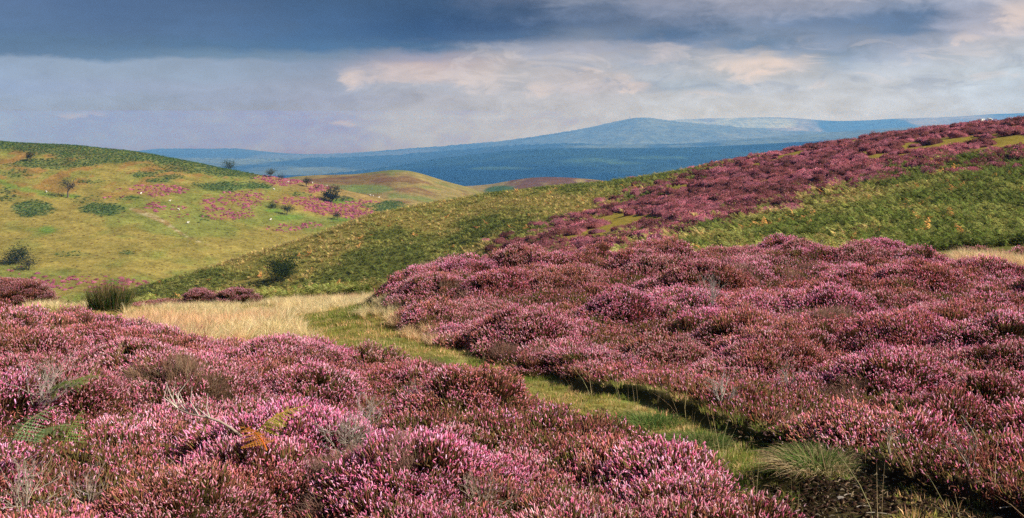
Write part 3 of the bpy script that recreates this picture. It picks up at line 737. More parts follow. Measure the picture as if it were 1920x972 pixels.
# thin dry stalks standing up through the near heather
KP = [make_proto('dry_stalk_%d' % i, tuft(3, .45, .05, STRAWS, .0022, .7, 4), M_INST) for i in range(3)]
P = sample_uy(lambda y: .75, 4, 20); x, y = P[:, 0], P[:, 1]; m = len(x); sc = rng.uniform(.6, 1.2, m)
scatter('grass', KP, np.stack([x, y, z_ground(x, y, False) + grid_at(CAN, x, y) * .5], -1), np.stack([rng.normal(size=m) * .2, rng.normal(size=m) * .2, rng.random(m) * 6.283], -1), np.stack([sc, sc, sc], -1), rng.integers(0, 3, m), np.stack([np.full(m, .9)] * 3, -1),
        'scattered dry grass stalks standing among the near heather', 'grass')

# ---- left hill plants
P = sample_uy(lambda y: 1.0, 238, 452, -150, 930); x, y = P[:, 0], P[:, 1]; uu = U0 + F * x / y
k = (y > np.interp(uu, left.U, left.yf) - 4) & (y < np.interp(uu, left.U, left.yc) + 4); x, y, uu = x[k], y[k], uu[k]
z = left.z(uu, y); u, v, n, n2, fern, pink, cv = left_fields(x, y, z)
q = rng.random(len(x)); k = (fern > q) & (q < .95); m = k.sum(); sc = rng.uniform(.9, 1.6, m); b = rng.uniform(.75, 1.15, m)
scatter('bracken', [p.copy() for p in FP], np.stack([x, y, z], -1)[k], np.stack([rng.normal(size=m) * .1, rng.normal(size=m) * .1, rng.random(m) * 6.283], -1), np.stack([sc, sc, sc * .75], -1), rng.integers(0, 2, m), np.stack([b * .72, b * 1.22, b * 1.3], -1),
        'dark green bracken patches on the hill across the valley', 'bracken')
k = (pink * .72 > rng.random(len(x))) & (fern < .4); m = k.sum(); sc = rng.uniform(.5, 1.1, m); b = rng.uniform(.8, 1.3, m)
scatter('heather', [p.copy() for p in CP], np.stack([x, y, z], -1)[k], np.stack([0 * b, 0 * b, rng.random(m) * 6.283], -1), np.stack([sc * 1.3, sc, sc * .8], -1), rng.integers(0, 4, m), np.stack([b * 1.3, b * 1.1, b * 1.28], -1),
        'patches of small pink heather tufts on the hill across the valley', 'heather')
LP = [make_proto('rough_tuft_%d' % i, tuft(40, .4, .35, [cc], .03, .8, 2), M_INST) for i, cc in enumerate(((.25, .19, .055), (.18, .19, .045), (.28, .14, .05)))]
k = rng.random(len(x)) < .07; m = k.sum(); sc = rng.uniform(.6, 1.3, m); b = rng.uniform(.75, 1.15, m)
scatter('grass', LP, np.stack([x, y, z], -1)[k], np.stack([0 * b, 0 * b, rng.random(m) * 6.283], -1), np.stack([sc * 1.3, sc * 1.3, sc * .45], -1), np.where(n2[k] > .05, 2, np.where(n[k] > 0, 1, 0)), np.stack([b] * 3, -1),
        'rough tussocky hill grass across the valley', 'grass')

# ------------------------------------------------------------------ trees
def limb(g, p, d, L, r, depth, tips, col, spread=.6):
    k = 4; pts = [p]; q = np.array(p, float); dd = np.array(d, float)
    for i in range(k):
        dd = dd + rng.normal(size=3) * .18; dd /= np.linalg.norm(dd); q = q + dd * L / k; pts.append(q.copy())
    g.tube(pts, np.linspace(r, r * .6, k + 1), 5 if depth > 1 else 4, J(col, .1))
    if depth == 0: tips.append(q); return
    for i in range(3 if depth > 1 else 2):
        nd = dd + rng.normal(size=3) * spread; nd[2] = nd[2] * .6 + .25; nd /= np.linalg.norm(nd)
        limb(g, q if i else pts[-2], nd, L * rng.uniform(.6, .85), r * .55, depth - 1, tips, col, spread)
    tips.append(q)

def tree_geo(h, w, trunk_h, leaves, lean=(0, 0), leaf=.22, col=(.05, .06, .02), flat=.75, bark=(.10, .08, .065)):
    t = Geo(); c = Geo(); tips = []
    d = np.array([lean[0], lean[1], 1.]); d /= np.linalg.norm(d)
    top = d * trunk_h; k = 5
    pts = [d * trunk_h * i / k + rng.normal(size=3) * (.04 * h, .04 * h, 0) * .25 * (i > 0) for i in range(k + 1)]; pts[0][2] = -.3
    t.tube(pts, np.linspace(.045, .028, k + 1) * h, 7, bark)
    for i in range(5):
        a = i * 6.283 / 5 + rng.normal() * .4
        dd = np.array([math.cos(a) * .8, math.sin(a) * .8, .75 + rng.random() * .5]) + d * .3; dd /= np.linalg.norm(dd)
        limb(t, pts[-1] if i % 2 else pts[-2], dd, h * .24, .022 * h, 2, tips, bark)
    tips = np.array(tips)
    cen = np.array([lean[0] * h * .8, lean[1] * h * .8, trunk_h + (h - trunk_h) * .5])
    # clusters of small leaves about the limb tips and through an uneven crown
    nc = 34
    u_ = rng.normal(size=(nc, 3)); u_ /= np.linalg.norm(u_, axis=1)[:, None]; rr_ = rng.uniform(.35, 1.0, nc) ** .6
    cl = cen + u_ * rr_[:, None] * (w / 2 * .85, w / 2 * .85, (h - trunk_h) * .5 * .9)
    tt = tips[np.abs(tips - cen)[:, 2] < (h - trunk_h) * .6]
    if len(tt): cl = np.concatenate([cl, tt[rng.integers(0, len(tt), 14)]])
    per = max(3, leaves // len(cl))
    for p in cl:
        s = rng.uniform(.09, .17) * w; n = int(per * rng.uniform(.5, 1.5)); cc = np.array(col) * rng.uniform(.75, 1.3)
        q = p + rng.normal(size=(n, 3)) * s * (1, 1, flat)
        a = rng.normal(size=(n, 3)); a /= np.linalg.norm(a, axis=1)[:, None]; b_ = np.cross(a, rng.normal(size=(n, 3))); b_ /= np.linalg.norm(b_, axis=1)[:, None]
        l = leaf * rng.uniform(.6, 1.3, n)[:, None]
        v = np.stack([q - a * l, q + b_ * l * .5, q + a * l, q - b_ * l * .5], 1).reshape(-1, 3); i0 = np.arange(n)[:, None] * 4
        f = np.concatenate([i0 + [0, 1, 2], i0 + [0, 2, 3]])
        c.add(v, f, np.repeat(np.clip(cc * rng.uniform(.75, 1.3, n)[:, None] * (1, 1, 1), 0, 1), 4, 0))
    return t, c
def tree(hill, u, v, h_px, w_px, label, trunk=.3, leaves=1100, lean=(0, 0), col=(.05, .062, .02), leaf=.2, name='thorn_tree', cat='tree', **kw):
    x_, y_, z_ = hill.hit(u, v)
    h, w = 1.2 * h_px / F * y_, 1.2 * w_px / F * y_
    t, c = tree_geo(h, w, trunk * h, leaves, lean, leaf * h / 4.5, col, **kw)
    o = empty(name, (x_, y_, z_ - .05)); tag(o, label, cat, 'thorn trees on the hills')
    t.obj('trunk', M_WOOD, o); c.obj('crown', M_PLANT, o)
    return o
T_ = left
tree(left, 57, 303, 15, 15, 'small round dark thorn tree high on the left hill near the skyline', .3, 800, (-.1, 0), (.03, .045, .016))
tree(left, 127, 371, 34, 24, 'sparse grey leafed hawthorn standing on the green track beside a sheep', .32, 420, (.02, 0), (.075, .07, .035), .16, bark=(.13, .10, .08))
tree(left, 429, 317, 15, 24, 'bushy green tree breaking the skyline at the bracken crest', .1, 1100, (-.05, 0), (.055, .075, .022))
tree(left, 507, 333, 14, 19, 'wide domed thorn tree on the skyline where the bracken ends', .28, 900, (0, 0), (.06, .065, .028))
tree(left, 528, 338, 11, 14, 'small open thorn tree just below the skyline, next right of the domed one', .3, 420, (0, 0), (.065, .06, .03))
tree(left, 574, 351, 15, 16, 'dark thorn tree above the narrow pink heather strip with sheep behind', .35, 700, (.05, 0), (.045, .05, .022))
tree(left, 596, 354, 7, 9, 'tiny dark bush at the upper end of the pink strip', .2, 300, (.1, 0), (.045, .055, .022), name='thorn_bush', cat='bush')
tree(left, 622, 379, 25, 27, 'largest dark thorn tree on the far spur, leaning over a lower bush', .2, 1700, (.08, 0), (.045, .052, .02))
tree(left, 643, 378, 11, 17, 'low spreading bush at the foot of the largest thorn tree', .1, 700, (0, 0), (.05, .06, .022), name='thorn_bush', cat='bush')
tree(left, 511, 391, 12, 19, 'round dark green bush on the slope beside a lone thorn tree', .1, 1200, (0, 0), (.03, .05, .016), name='thorn_bush', cat='bush')
tree(left, 538, 404, 17, 20, 'lone thorn tree with clear trunk on the open green slope', .36, 900, (.05, 0), (.04, .055, .02))
tree(left, 633, 413, 13, 14, 'small thorn tree beside the lowest heather, close above the near spur', .35, 700, (-.15, 0), (.035, .052, .02))
tree(left, 30, 494, 26, 46, 'broad dark thorn tree low on the left hill above a smaller one', .15, 2200, (-.03, 0), (.04, .055, .02))
tree(left, 54, 507, 22, 34, 'smaller grey green thorn tree in front of the broad one', .3, 800, (.05, 0), (.055, .06, .026))
tree(right, 531, 527, 42, 56, 'large dark green bush alone on the lower bracken slope', .08, 4800, (0, 0), (.045, .065, .02), .13, name='thorn_bush', cat='bush')

# ------------------------------------------------------------------ sheep
def sheep_mesh():
    me = bpy.data.meshes.new('sheep'); V = []; E = []; R = []
    def pt(p, r, par=None):
        V.append(p); R.append(r)
        if par is not None: E.append((par, len(V) - 1))
        return len(V) - 1
    a = pt((0, 0, .62), (.24, .26)); b = pt((.30, 0, .64), (.22, .24), a); c = pt((-.32, 0, .63), (.22, .23), a); pt((-.47, 0, .60), (.10, .12), c)
    n = pt((.50, 0, .78), (.12, .13), b); h = pt((.62, 0, .88), (.095, .10), n); pt((.78, 0, .80), (.05, .055), h)
    for sy in (-1, 1): pt((.61, .13 * sy, .91), (.025, .03), h)
    for xx, par in ((.30, b), (-.32, c)):
        for sy in (-1, 1):
            k_ = pt((xx, .12 * sy, .38), (.075, .075), par); k2 = pt((xx + .01, .12 * sy, .2), (.04, .04), k_); pt((xx, .12 * sy, 0.0), (.038, .038), k2)
    me.from_pydata(V, E, [])
    o = bpy.data.objects.new('sheep_skin', me); COL.objects.link(o)
    m = o.modifiers.new('skin', 'SKIN'); s = o.modifiers.new('sub', 'SUBSURF'); s.levels = 1
    for i, r in enumerate(R): me.skin_vertices[0].data[i].radius = r
    me.skin_vertices[0].data[0].use_root = True
    dg = bpy.context.evaluated_depsgraph_get(); ev = o.evaluated_get(dg); out = bpy.data.meshes.new_from_object(ev); out.name = 'sheep'
    bpy.data.objects.remove(o)
    co = np.empty(len(out.vertices) * 3, np.float32); out.vertices.foreach_get('co', co); co = co.reshape(-1, 3)
    d = np.where((co[:, 0] > .56)[:, None] | (co[:, 2] < .3)[:, None], (.55, .50, .44), (.78, .74, .66))
    a_ = out.attributes.new('Col', 'FLOAT_COLOR', 'POINT'); c4 = np.ones((len(co), 4), np.float32); c4[:, :3] = d; a_.data.foreach_set('color', c4.ravel())
    out.materials.clear(); out.materials.append(M_WOOD)
    for p_ in out.polygons: p_.use_smooth = True
    return out
SM = sheep_mesh()
for hill_, u, v, rz, lab in (
        (left, 87, 362, 2.4, 'white sheep grazing on the green track left of the hawthorn'),
        (left, 318, 379, .3, 'white sheep below the upper left heather patch'),
        (left, 335, 395, 2.8, 'small white sheep among scattered heather tufts by the gully head'),
        (left, 352, 420, .6, 'white sheep above the lower end of the stony gully'),
        (left, 264, 365, 1.2, 'white sheep lost in the upper left pink heather'),
        (left, 514, 357, 2.9, 'white sheep at the pointed end of the bracken strip'),
        (left, 540, 343, .2, 'white sheep on the pink strip below the small open thorn tree'),
        (left, 571.5, 341, 2.2, 'white sheep behind the dark thorn tree on the far rim'),
        (left, 586, 345, 1.7, 'white sheep alone on the tan rim right of the dark thorn tree'),
        (left, 613, 351, 2.0, 'faint pale sheep further down the tan rim'),
        (left, 694.5, 368, 2.6, 'white sheep on the far tan slope, uphill one of a close pair'),
        (left, 699.5, 369, 2.0, 'white sheep on the far tan slope, downhill one of a close pair'),
        (left, 710.5, 368, 1.0, 'cream sheep grazing a little apart from the close pair'),
        (left, 507, 414, .8, 'sheep below the lone thorn tree and the round bush'),
        (right, 1841.5, 232.5, .4, 'bright white sheep on the skyline of the right heather slope'),
        (right, 1857, 231, 2.6, 'pinkish sheep half hidden behind the right heather skyline')):
    x_, y_, z_ = hill_.hit(u, v)
    o = bpy.data.objects.new('sheep', SM); COL.objects.link(o); o.location = (x_, y_, z_ + (.35 if hill_ is right else 0)); o.rotation_euler = (0, 0, rz); o.scale = ((.55 if hill_ is right else .78),) * 3
    tag(o, lab, 'sheep', 'sheep grazing on the hills')

# ------------------------------------------------------------------ single plants of the near ground
def rot2(v, a):
    ca, sa = math.cos(a), math.sin(a); return v @ np.array([[ca, sa, 0], [-sa, ca, 0], [0, 0, 1]])
def heather_bush(u, vb, y, rx, ry, h, label, kinds, group=None, dens=95, rz=0.):
    """a bush standing by itself: clumps set all over a low dome"""
    x0 = X(u, y); g = Geo()
    n = int(dens * rx * ry * 4)
    t = rng.random((n, 2)); r = np.sqrt(t[:, 0]); a = t[:, 1] * 6.283
    lx, ly = rx * r * np.cos(a), ry * r * np.sin(a)
    lxr, lyr = lx * math.cos(rz) - ly * math.sin(rz), lx * math.sin(rz) + ly * math.cos(rz)
    hz = h * np.sqrt(np.clip(1 - r ** 2.4, 0, 1)) * (.8 + .4 * vnoise(lx * 2.2 + u, ly * 2.2, 3))
    zg = z_ground(x0 + lxr, y + lyr); z0 = float(z_ground(np.array([x0]), np.array([y]))[0])
    for i in range(n):
        v, f, c = CLUMPS[kinds[rng.integers(len(kinds))]].arr()
        s = rng.uniform(.85, 1.2)
        k_ = r[i] ** 2; tx, ty = .9 * k_ * math.cos(a[i] + rz), .9 * k_ * math.sin(a[i] + rz)
        v = rot2(v * s, rng.random() * 6.283); v = v + np.stack([v[:, 2] * tx, v[:, 2] * ty, -v[:, 2] * .25 * k_], -1)
        g.add(v + (lxr[i], lyr[i], zg[i] - z0 + max(hz[i] - .22, -.05)), f, c * rng.uniform(.85, 1.1))
    o = g.obj('heather_bush', M_PLANT, loc=(x0, y, z0))
    return tag(o, label, 'heather bush', group)
HB = 'heather bushes standing apart on the grass'
heather_bush(374, 566, 31.5, .36, .4, .52, 'rounded pink heather bush on the brink, right of the rush clump', [0, 1, 2, 3, 4], HB)
heather_bush(443, 566, 31.0, .42, .4, .58, 'pink heather bush on the brink with dark left flank and yellow green foot', [0, 1, 2, 3, 8], HB)
heather_bush(300, 560, 32.0, .6, .4, .16, 'low flat heather patch on the brink behind the pale grass', [4, 5, 1, 9], HB)
heather_bush(-10, 560, 27.5, 1.35, .9, .78, 'tall heather mound with rusty patch at the far left of the turf', [0, 1, 4, 5, 9, 4], HB, 70)
heather_bush(322, 612, 19.2, .34, .3, .2, 'small brownish heather hummock in the middle of the pale grass', [5, 9, 9, 4], HB)
heather_bush(992, 690, 13.6, .16, .14, .18, 'little salmon heather sprout on the path turf', [4, 5, 0], HB)
heather_bush(1118, 722, 13.6, .4, .25, .2, 'low heather bush on the far edge of the path, beyond the near bank', [0, 1, 6, 5], HB)

def hill_cushion(u, v, w_px, label, group=None, sx=1., kinds=(0, 1, 2)):
    x_, y_, z_ = right.hit(u, v); g = Geo(); s = w_px / F * y_
    for i in range(3):
        vv, f, c = CUSH[kinds[i % len(kinds)]].arr(); k_ = (.8, .6, .55)[i]
        g.add(rot2(vv * s * k_ * (1, 1, .8), rng.random() * 6) + ((0, -.33 * s, .36 * s)[i], rng.normal() * .08 * s, 0), f, c * (.95 if kinds[0] < 3 else .6))
    o = g.obj('heather_cushion', M_PLANT, loc=(x_, y_, z_)); return tag(o, label, 'heather bush', group)
GC = 'single heather cushions in the yellow grass of the right hillside'
for u, v, w, lab in ((1120, 437, 26, 'rounded heather cushion alone in the yellow grass above the near heather crest'),
                     (1022, 462, 34, 'wide low heather cushion near the lower tip of the hillside heather band'),
                     (1062, 459, 26, 'heather cushion next right of the wide low one at the band tip'),
                     (1112, 466, 40, 'long heather cushion nearest to the near heather crest on yellow grass'),
                     (1160, 442, 34, 'heather cushion with a pale grey top beside the yellow grass'),
                     (1200, 433, 40, 'large dark pink heather cushion at the meeting of bracken and yellow grass'),
                     (1240, 425, 34, 'double heather cushion uphill from the large dark pink one'),
                     (1285, 418, 36, 'bright pink heather cushion alone in the upper bracken edge'),
                     (975, 467, 40, 'lowest leftmost heather cushion of the hillside band')):
    hill_cushion(u, v, w, lab, GC)
hill_cushion(1622, 437, 46, 'dark purple brown heather clump alone in the green bracken', None, kinds=(4, 4, 3))
hill_cushion(1690, 412, 26, 'small pink heather clump half sunk in the green bracken', None, kinds=(0, 3))

# rush clump
g = Geo()
for i in range(900):
    a = rng.random() * 6.283; r = math.sqrt(rng.random()); b_ = np.array([.46 * r * math.cos(a), .28 * r * math.sin(a), 0.]); hh = rng.uniform(.58, .95) * (1 - .25 * r * r)
    out_ = np.array([math.cos(a), math.sin(a), 0]) * r * rng.uniform(.05, .28) + rng.normal(size=3) * (.06, .06, 0); t = np.linspace(0, 1, 4)
    c = J((.045, .075, .018), .25) if rng.random() < .8 else J((.26, .18, .09), .25)
    tip_ = J((.28, .18, .09), .2)
    g.blade(b_ + out_ * (t ** 1.7)[:, None] * 1.0 + np.stack([0 * t, 0 * t, hh * t], -1), .0065 * (1 - .8 * t), np.array([c * .7, c, c, tip_]))
x_, y_, _ = X(205, 24.5), 24.5, 0
o = g.obj('rush_clump', M_PLANT, loc=(x_, y_, float(z_ground(np.array([x_]), np.array([y_]))[0]) - .03)); tag(o, 'tall dark green rush clump with brown tips behind the near left heather', 'rush clump')

# green and straw tussock where the path bends to the bare soil
def tussock(u, v, r, h, label, greens, y=None):
    x_, y_, z_ = near_hit(u, v); g = Geo()
    for i in range(int(5200 * r)):
        a = rng.random() * 6.283; q = math.sqrt(rng.random()); c = J(greens[rng.integers(len(greens))], .16) if q < .72 or len(greens) < 5 or rng.random() < .3 else J((.55, .42, .23), .2); l = h * rng.uniform(.7, 1.3); t = np.linspace(0, 1, 5)
        b_ = np.array([r * q * math.cos(a), .7 * r * q * math.sin(a), .18 * h * (1 - q)]); dr = np.array([math.cos(a) - .35, math.sin(a) * .7 - .15, 0])
        g.blade(b_ + dr * (t ** 1.8)[:, None] * l * .55 * (.3 + q) + np.stack([0 * t, 0 * t, l * (t - .62 * t * t * (.4 + q * .7))], -1) + np.cumsum(rng.normal(size=(5, 3)) * .012, 0) * (t > 0)[:, None], .0032 * (1 - .85 * t), np.array([c * .6, c * .9, c, c, c]))
    o = g.obj('grass_tussock', M_PLANT, loc=(x_, y_, z_ - .02)); return tag(o, label, 'grass tussock')
tussock(1530, 885, .27, .25, 'green and straw grass tussock overhanging the bare peat of the path', [(.12, .22, .05), (.16, .24, .06), (.50, .40, .22), (.42, .33, .16), (.14, .20, .05)])
tussock(1215, 800, .3, .16, 'low bright green grass tussock under the dark peat edge', [(.11, .21, .05), (.15, .23, .06), (.3, .3, .1)])
tussock(1310, 838, .26, .15, 'low green grass tussock on the near lip of the path', [(.12, .21, .05), (.16, .22, .06), (.35, .3, .13)])

# bare heather skeletons
def bare_heather(u, v, h, w, label, n=9, col=(.44, .37, .31), depth=3, lift=.0, lean=(0, 0), name='dead_heather'):
    x_, y_, z_ = near_hit(u, v); g = Geo()
    def grow(p, d, L, r, dp):
        pts = [p]; q = p.copy(); dd = d.copy()
        for i in range(4):
            dd = dd + rng.normal(size=3) * .17; dd[2] += .05; dd /= np.linalg.norm(dd); q = q + dd * L / 4; pts.append(q.copy())
        g.tube(pts, np.linspace(r, r * .62, 5) * .8, 4, J(np.array(col) * .82, .15))
        if dp:
            for i in range(rng.integers(2, 4)):
                nd = dd + rng.normal(size=3) * .42; nd /= np.linalg.norm(nd); grow(pts[rng.integers(2, 5)], nd, L * rng.uniform(.55, .8), r * .58, dp - 1)
    for i in range(n):
        a = rng.random() * 6.283; k_ = rng.random()
        d = np.array([math.cos(a) * w * k_ + lean[0], math.sin(a) * w * k_ * .7 + lean[1], h]); d /= np.linalg.norm(d)
        grow(np.array([math.cos(a) * .008, math.sin(a) * .008, 0.]), d, h * rng.uniform(.4, .6), .0065, depth)
    o = g.obj(name, M_WOOD, loc=(x_, y_, z_ + lift)); return tag(o, label, 'dead heather', 'bare grey heather skeletons')
bare_heather(72, 800, .52, .55, 'bare grey heather skeleton fanning up at the left edge of the near bank', 12, lift=.08)
bare_heather(640, 880, .42, .35, 'pale combed heather stems sweeping up in the centre of the near bank', 16, lean=(.18, 0), lift=.05)
bare_heather(692, 805, .3, .3, 'short forked grey heather stems under a dark overhang of the near bank', 9, lift=.02)
bare_heather(785, 765, .26, .4, 'small spreading grey heather skeleton just below the bright pink tip of the near bank', 7, lift=.1)
bare_heather(45, 985, .4, .6, 'tangled bare heather stems at the bottom left corner', 12, (.40, .33, .26), lift=.04)
bare_heather(168, 960, .3, .3, 'bare reddish stems in the dark hollow beside the corner tangle', 7, (.36, .26, .22), lift=.02)
bare_heather(905, 975, .3, .5, 'bare tan heather stems at the bottom edge below the near bank middle', 12, (.42, .32, .24), lift=.04)
bare_heather(1335, 585, .6, .5, 'grey heather skeleton in the middle of the far slope', 10, (.40, .35, .31), lift=.1)
bare_heather(1530, 470, .55, .8, 'wide grey bare heather on the crest of the far slope', 16, (.42, .34, .30), lift=.12)
bare_heather(1352, 765, .3, .5, 'bleached bare heather tuft on the ledge above the dark peat edge', 8, (.48, .42, .36), lift=.05)
bare_heather(1672, 862, .3, .25, 'few pale bare stems under the overhanging heather right of the green tussock', 4, (.34, .27, .21), 2, lift=.02)
bare_heather(1820, 895, .42, .2, 'tall forked bare stems under the heather at the right edge', 4, (.30, .24, .19), 2, lift=.0)
bare_heather(1480, 745, .3, .4, 'thin grey stems beside the mossy ledge of the far slope', 6, (.38, .33, .29), lift=.08)

# fallen branch with a brush of twigs
x_, y_, z_ = near_hit(395, 905); g = Geo(); t = np.linspace(0, 1, 7)
main = np.stack([.30 * (.5 - t) * 1.6, -.05 + .05 * t, .30 + .22 * t + .03 * np.sin(5 * t)], -1)
g.tube(main, np.linspace(.011, .006, 7), 5, (.36, .27, .21))
for i in range(12):
    p = main[rng.integers(3, 7)]; e = p + np.array([-.06 + rng.normal() * .05, rng.normal() * .05, .14 + rng.random() * .08]); m_ = (p + e) / 2 + rng.normal(size=3) * .015 + (-.03, 0, 0)
    g.tube([p, m_, e], [.004, .003, .001], 4, J((.60, .52, .44), .12))
o = g.obj('fallen_branch', M_WOOD, loc=(x_, y_, z_ + .05)); tag(o, 'pale dead branch with a brush of twigs lying across the near bank', 'branch')

# bracken fronds close by
def big_frond(u, v, L, a, label, col, arch=.8, lift=.3, n=13, name='bracken_frond'):
    x_, y_, z_ = near_hit(u, v); g = Geo(); t = np.linspace(0, 1, 9)
    sp = np.stack([L * t * (.45 + .45 * t), 0 * t, L * (t * .75 - arch * .55 * t * t)], -1)
    g.tube(sp, np.linspace(.006, .002, 9), 4, np.array(col) * (1.3, .9, .8))
    for i in range(n):
        b_ = .18 + .8 * i / n; p = np.array([np.interp(b_, t, sp[:, q]) for q in range(3)]); w = L * .36 * (1 - (b_ - .18) / .84) + .01
        for sd_ in (-1, 1):
            e = p + np.array([w * .45, sd_ * w, -.22 * w + rng.normal() * .012]); k_ = 8; c = J(col, .12)
            g.tube([p, e], [.0016, .0006], 3, c)
            for j in range(k_):
                s_ = (j + .5) / k_; m_ = p + (e - p) * s_; l = .26 * w * (1 - s_ * .85) + .004
                for s2 in (-1, 1):
                    tp = m_ + np.array([s2 * l * .9, sd_ * l * .45, -.1 * l]); wd = (e - p) / k_ * .42
                    g.add([m_ - wd, tp, m_ + wd], [(0, 1, 2)], c * rng.uniform(.85, 1.15))
    v_, f_, c_ = g.arr(); o = build(name, rot2(v_, a), f_, c_, M_PLANT, loc=(x_, y_, z_ + lift)); return tag(o, label, 'bracken frond')
big_frond(15, 955, .5, 1.2, 'blue green bracken frond at the lower left edge', (.20, .28, .13), .7, .42)
big_frond(62, 930, .42, -.2, 'pale green bracken frond beside the lower left edge one', (.22, .29, .11), .9, .40)
big_frond(118, 920, .36, 1.5, 'upright green bracken frond beside the dark hollow', (.17, .25, .07), .4, .32)
big_frond(90, 815, .45, .0, 'green bracken frond lying flat toward the heather right of the grey skeleton', (.20, .26, .07), .9, .36)
big_frond(125, 812, .4, .35, 'second green bracken frond crossing behind the flat one', (.21, .27, .08), 1.0, .4)
big_frond(480, 905, .45, .5, 'yellow bracken frond turning orange at its base, near the bank middle', (.46, .40, .07), .7, .34)
big_frond(500, 930, .38, 2.4, 'orange withered bracken frond under the yellow one', (.60, .26, .05), .9, .32)
for u, v, L, a, lab in ((55, 552, .6, .4, 'green bracken frond behind the tall heather mound at far left'), (80, 560, .5, 1.0, 'yellow green bracken frond next to the rush clump, left one'), (130, 572, .5, .2, 'bright green bracken frond between the rush clump and the near heather')):
    big_frond(u, v, L, a, lab, (.15, .20, .05), .8, .1, 9)

# bits on the bare soil
def bit(u, v, L, a, label, col, name, r):
    x_, y_, z_ = near_hit(u, v); g = Geo(); t = np.linspace(0, 1, 6)
    g.tube(np.stack([L * (t - .5), .006 * np.sin(4 * t), .006 + .004 * np.sin(3 * t)], -1), r * np.array([.8, 1, 1, .9, .8, .4]), 6, J(col, .1))
    v_, f_, c_ = g.arr(); o = build(name, rot2(v_, a), f_, c_, M_WOOD, loc=(x_, y_, z_), smooth=True); tag(o, label, 'stone' if name == 'stone' else 'twig')
bit(1618, 953, .09, .2, 'short white twig lying on the bare peat of the path', (.36, .29, .23), 'twig', .004)
bit(1648, 966, .16, -.2, 'long pale twig at the bottom edge on the bare peat', (.36, .29, .23), 'twig', .004)
bit(1592, 930, .08, .3, 'bleached twig beside the pale stone on the peat', (.36, .29, .23), 'twig', .004)
bit(1577, 938, .05, .0, 'small pale stone on the bare peat of the path', (.26, .22, .18), 'stone', .014)
bit(1905, 955, .2, .1, 'pale weathered twig on the turf in the bottom right corner', (.36, .29, .23), 'twig', .004)

# fern on the right skyline, mast on the far summit
x_, y_, z_ = right.hit(1886, 230); g = fern_clump((.12, .17, .04), 7, .9)
o = g.obj('bracken_plant', M_PLANT, loc=(x_, y_, z_ + .1)); tag(o, 'single green bracken plant standing on the heather skyline at right', 'bracken plant')
g = Geo(); ym = 8950.
for dx in (-8, 8): g.tube([(dx, 0, -15), (dx * .3, 0, 48)], [2.2, 1.6], 4, (.06, .065, .07))
for zz in (8, 22, 36): g.tube([(-8 + zz * .1, 0, zz), (8 - zz * .1, 0, zz)], [1.2, 1.2], 4, (.06, .065, .07))
g.tube([(-6, 0, 40), (7, 0, 40)], [6, 6], 6, (.06, .065, .07))
o = Geo(); v_, f_, c_ = g.arr(); o.add(v_ * .4, f_, c_); o = o.obj('mast', M_WOOD, loc=(X(1181, ym), ym, Z(223.5, ym))); tag(o, 'tiny dark mast left of the far rounded summit', 'mast')

# ------------------------------------------------------------------ haze
HZ_TOP, HZ_BOT = 22., -350.
R0 = 11500.
hv = [(-R0, -2500, HZ_BOT), (R0, -2500, HZ_BOT), (R0, 12000, HZ_BOT), (-R0, 12000, HZ_BOT), (-R0, -2500, HZ_TOP), (R0, -2500, HZ_TOP), (R0, 12000, HZ_TOP), (-R0, 12000, HZ_TOP)]
hf = [(0, 3, 2, 1), (4, 5, 6, 7), (0, 1, 5, 4), (1, 2, 6, 5), (2, 3, 7, 6), (3, 0, 4, 7)]
mh_ = bpy.data.materials.new('haze_air'); mh_.cycles.volume_sampling = 'DISTANCE'; nt, N, L = nodes(mh_)
out = N.new('ShaderNodeOutputMaterial'); pv = N.new('ShaderNodeVolumePrincipled')
pv.inputs['Color'].default_value = (.11, .395, 1.0, 1); pv.inputs['Density'].default_value = 1.4e-4; pv.inputs['Absorption Color'].default_value = (.70, .60, .001, 1); pv.inputs['Anisotropy'].default_value = 0
L.new(pv.outputs[0], out.inputs['Volume'])
tag(build('haze', hv, hf, None, mh_), 'thin blue haze over the far land', None, None, 'stuff')

# ------------------------------------------------------------------ sky and sun
SKYB = .648
AZ, EL = math.radians(107), math.radians(37)
w = bpy.data.worlds.new('World'); scene.world = w; w.use_nodes = True
nt = w.node_tree; N, L = nt.nodes, nt.links; N.clear()
wo = N.new('ShaderNodeOutputWorld'); sky = N.new('ShaderNodeTexSky'); sky.sky_type = 'NISHITA'; sky.sun_disc = False
sky.sun_elevation = EL; sky.sun_rotation = AZ; sky.altitude = 450; sky.air_density = 1; sky.dust_density = 1.5
bg1 = N.new('ShaderNodeBackground'); bg1.inputs['Strength'].default_value = .06; L.new(sky.outputs[0], bg1.inputs['Color'])
def mth(op, a, b=None, c=None, clamp=False):
    n_ = N.new('ShaderNodeMath'); n_.operation = op; n_.use_clamp = clamp
    for i_, q in enumerate((a, b, c)):
        if q is None: continue
        if isinstance(q, (int, float)): n_.inputs[i_].default_value = q
        else: L.new(q, n_.inputs[i_])
    return n_.outputs[0]
tc = N.new('ShaderNodeTexCoord'); sep = N.new('ShaderNodeSeparateXYZ'); L.new(tc.outputs['Generated'], sep.inputs[0])
dx, dy, dz = sep.outputs
az = mth('ARCTAN2', dx, dy); hyp = mth('SQRT', mth('ADD', mth('MULTIPLY', dx, dx), mth('MULTIPLY', dy, dy))); el = mth('DIVIDE', dz, mth('MAXIMUM', hyp, .02))
